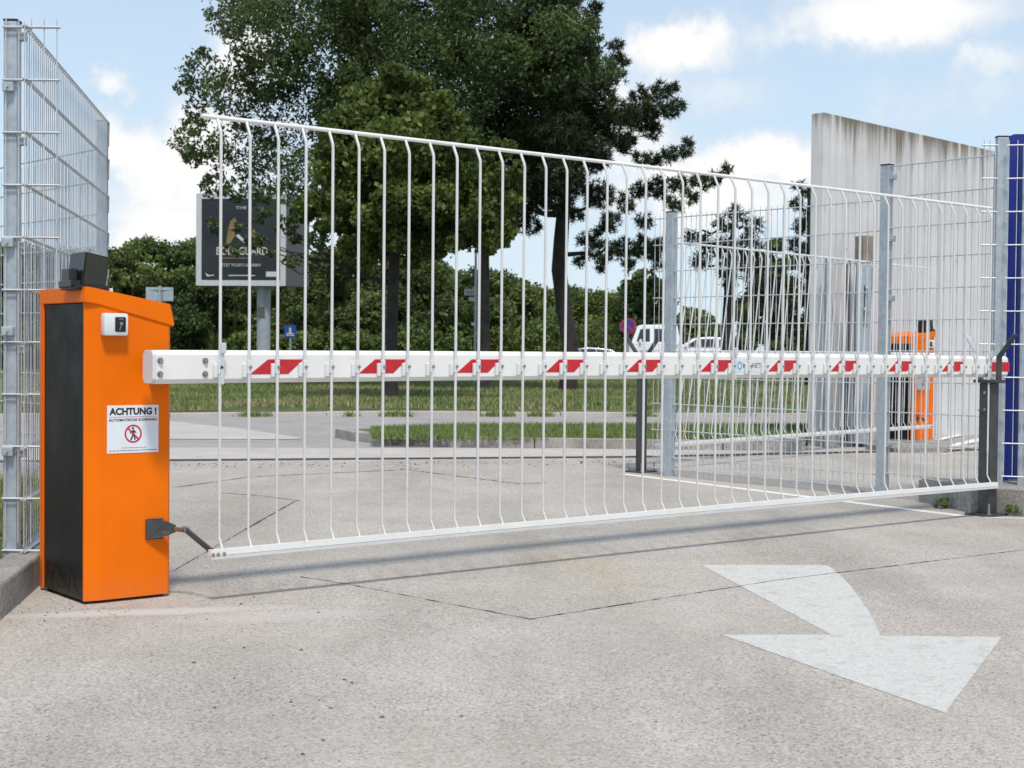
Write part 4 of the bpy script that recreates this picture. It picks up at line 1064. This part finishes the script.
def signpost(px, pytop, Y, name, label, r=.03): 
    p = AT(px, pytop, Y); root = empty(name, (p.x, Y, .05)); tag(root, label, 'sign'); mb = MB(); mb.cyl((0, 0, 0), (0, 0, p.z-.05), r, 8); mb.build('pole', galv_m, root); return root, p
blue_s = simple('blue_sign_face', (.02, .08, .36), .4)
root, p = signpost(290.5, 325, 38, 'hydrant_sign', 'small blue square sign with white upright symbol, right of the billboard pole')
s = 38/FPX; mb = MB(); mb.box(-6*s, 6*s, -.04, -.03, p.z-.05-12.5*s, p.z-.05, bev=.003); f = mb.build('sign_plate', blue_s, root)
mb = MB(); mb.box(-1.1*s, 1.1*s, -.044, -.041, p.z-.05-8*s, p.z-.05-2.6*s); mb.box(-3.6*s, 3.6*s, -.044, -.041, p.z-.05-9.2*s, p.z-.05-8*s); mb.box(-4.2*s, 4.2*s, -.044, -.041, p.z-.05-10.8*s, p.z-.05-9.8*s); mb.build('symbol', white_pl, f)
root, p = signpost(476, 238, 36, 'street_sign', 'thin pole left of the dark trunk carrying two small white name plates')
s = 36/FPX; zz = AT(470, 289, 36).z-.05; mb = MB(); mb.box(-11*s, 0, -.04, -.03, zz-6.5*s, zz); f = mb.build('name_plate', white_pl, root)
mb = MB(); mb.box(-10.2*s, -1*s, -.043, -.041, zz-.9*s, zz-.5*s); mb.box(-10.2*s, -1*s, -.043, -.041, zz-5.9*s, zz-5.4*s)
for k in range(8): mb.box((-9.6+1.05*k)*s, (-9.6+1.05*k+.6)*s, -.043, -.041, zz-4.2*s, zz-2.2*s)
mb.build('lettering', dkgrey, f)
mb = MB(); mb.box(-7*s, 0, -.04, -.03, zz-12*s, zz-8*s); mb.build('name_plate', frame_m, root)
mb = MB(); mb.box(-4*s, 0, -.05, -.02, AT(470, 324, 36).z-.09, AT(470, 322.5, 36).z-.05); mb.build('bracket', white_pl, root)
root, p = signpost(628, 318, 50, 'no_parking_sign', 'round blue sign with red rim above the white truck cab')
s = 50/FPX; zc2 = p.z-.05-8*s; mb = MB(); mb.cyl((0, -.05, zc2), (0, -.04, zc2), 8*s, 28); f = mb.build('sign_plate', simple('red_rim', (.50, .03, .03), .4), root)
mb = MB(); mb.cyl((0, -.056, zc2), (0, -.05, zc2), 6.4*s, 28); f2 = mb.build('blue_field', simple('violet_blue_field', (.05, .05, .30), .4), f)
mb = MB(); mb.bar((-4.5*s, -.058, zc2+4.5*s), (4.5*s, -.058, zc2-4.5*s), .003, 1.5*s, up=(1, 0, 1)); mb.build('slash', red_ink, f)

# ------------------------------------------------------------------ vehicles (side view, facing left)
def vehicle(name, label, p, rz, L, Wd, body, cabin, wins, m, wheels, rim=.33):
    root = empty(name, p, rz); tag(root, label, name.replace('_', ' ').replace('flatbed ', ''))
    mb = MB(); mb.prism([(x, -Wd/2, z) for x, z in body], (0, Wd, 0))
    bmesh.ops.recalc_face_normals(mb.bm, faces=mb.bm.faces)
    bmesh.ops.bevel(mb.bm, geom=[e for e in mb.bm.edges if abs(e.verts[0].co.y-e.verts[1].co.y) < 1e-4], offset=.06, segments=3, affect='EDGES'); mb.build('body', m, root, True)
    ti = .13; mb = MB(); zb_ = cabin[0][1]; zt_ = max(z for x, z in cabin)
    ins = lambda z: ti*(z-zb_)/(zt_-zb_)
    n = len(cabin); v = [(x, -Wd/2+.03+ins(z), z) for x, z in cabin]+[(x, Wd/2-.03-ins(z), z) for x, z in cabin]
    mb.add(v, [tuple(range(n))[::-1], tuple(range(n, 2*n))]+[(i, (i+1) % n, (i+1) % n+n, i+n) for i in range(n)])
    bmesh.ops.recalc_face_normals(mb.bm, faces=mb.bm.faces)
    bmesh.ops.bevel(mb.bm, geom=[e for e in mb.bm.edges if e.verts[0].co.z > zb_+.01 or e.verts[1].co.z > zb_+.01], offset=.04, segments=3, affect='EDGES'); cb = mb.build('cabin', m, root, True)
    for w_ in wins:
        for s_ in (-1, 1):
            mb = MB(); mb.sheet([(x, s_*(Wd/2-.03-ins(z)+.006), z) for x, z in w_]); mb.build('window', glass_car, root)
    # windscreen
    (xa_, za_), (xb_, zb2) = cabin[0], cabin[1]
    mb = MB(); d = Vector((xb_-xa_, 0, zb2-za_)); nrm = Vector((-(zb2-za_), 0, xb_-xa_)).normalized()*.008
    q = []
    for t, s_ in ((.12, -1), (.12, 1), (.88, 1), (.88, -1)):
        x = xa_+d.x*t; z = za_+d.z*t; q.append(Vector((x, s_*(Wd/2-.12-ins(z)), z))+nrm)
    mb.sheet(q); mb.build('windscreen', glass_car, root)
    for wx in wheels:
        for s_ in (-1, 1):
            mb = MB(); y = s_*(Wd/2-.1); mb.cyl((wx, y-.11, rim), (wx, y+.11, rim), rim, 24); wh = mb.build('wheel', tyre_m, root, True)
            mb = MB(); mb.cyl((wx, y+s_*.111-.005, rim), (wx, y+s_*.111+.005, rim), rim*.62, 20); mb.build('rim', car_silver, wh, True)
    for y in (-Wd/2+.2, Wd/2-.2):
        mb = MB(); mb.box(body[0][0]-.012, body[0][0]+.05, y-.13, y+.13, .62, .74, bev=.02); mb.build('headlight', simple('headlamp', (.6, .62, .62), .15), root)
    for s_ in (-1, 1):
        mb = MB(); mb.box(xa_+.35, xa_+.47, s_*(Wd/2+.05)-.08, s_*(Wd/2+.05)+.08, zb_+.05, zb_+.2, bev=.02); mb.build('door_mirror', m, root)
    return root
cp = AT(705, 350, 64)
vehicle('car', 'white hatchback parked behind the fence with its roof above the boom', (cp.x, 64, .12), 0, 4.2, 1.75,
        [(-2.15, .25), (-2.15, .68), (-1.25, .92), (1.6, .95), (2.0, .85), (2.05, .3)], [(-1.35, .92), (-.55, 1.36), (.1, 1.43), (1.1, 1.36), (1.75, .95)],
        [[(-1.0, .98), (-.5, 1.29), (-.35, 1.32), (-.35, .98)], [(-.28, .98), (-.28, 1.33), (.42, 1.33), (.42, .98)], [(.5, .98), (.5, 1.32), (.95, 1.28), (1.25, 1.0)]], car_white, (-1.35, 1.25))
cp = AT(631, 350, 66)
vehicle('flatbed_truck', 'white boxy truck cab parked left of the white hatchback', (cp.x+.35, 66, .12), 0, 4.6, 1.8,
        [(-.5, .3), (-.5, 1.0), (-.35, 1.12), (1.9, 1.12), (1.95, .8), (4.0, .8), (4.0, .4)], [(-.42, 1.1), (-.12, 1.90), (.1, 1.96), (1.65, 1.96), (1.8, 1.1)],
        [[(-.18, 1.2), (.0, 1.76), (.42, 1.78), (.42, 1.2)], [(.62, 1.2), (.62, 1.78), (1.5, 1.78), (1.55, 1.2)]], car_white, (.2, 3.1), .36)
cp = AT(586, 350, 70)
vehicle('car', 'silver car of which only the roof shows between the big pine and the truck', (cp.x, 70, -.35), 0, 4.2, 1.75,
        [(-2.15, .25), (-2.15, .68), (-1.25, .92), (1.6, .95), (2.0, .85), (2.05, .3)], [(-1.35, .92), (-.55, 1.32), (.1, 1.40), (1.1, 1.33), (1.75, .95)],
        [[(-1.0, .98), (-.5, 1.27), (-.35, 1.3), (-.35, .98)], [(-.28, .98), (-.28, 1.31), (.42, 1.31), (.42, .98)], [(.5, .98), (.5, 1.3), (.95, 1.26), (1.25, 1.0)]], car_silver, (-1.35, 1.25))
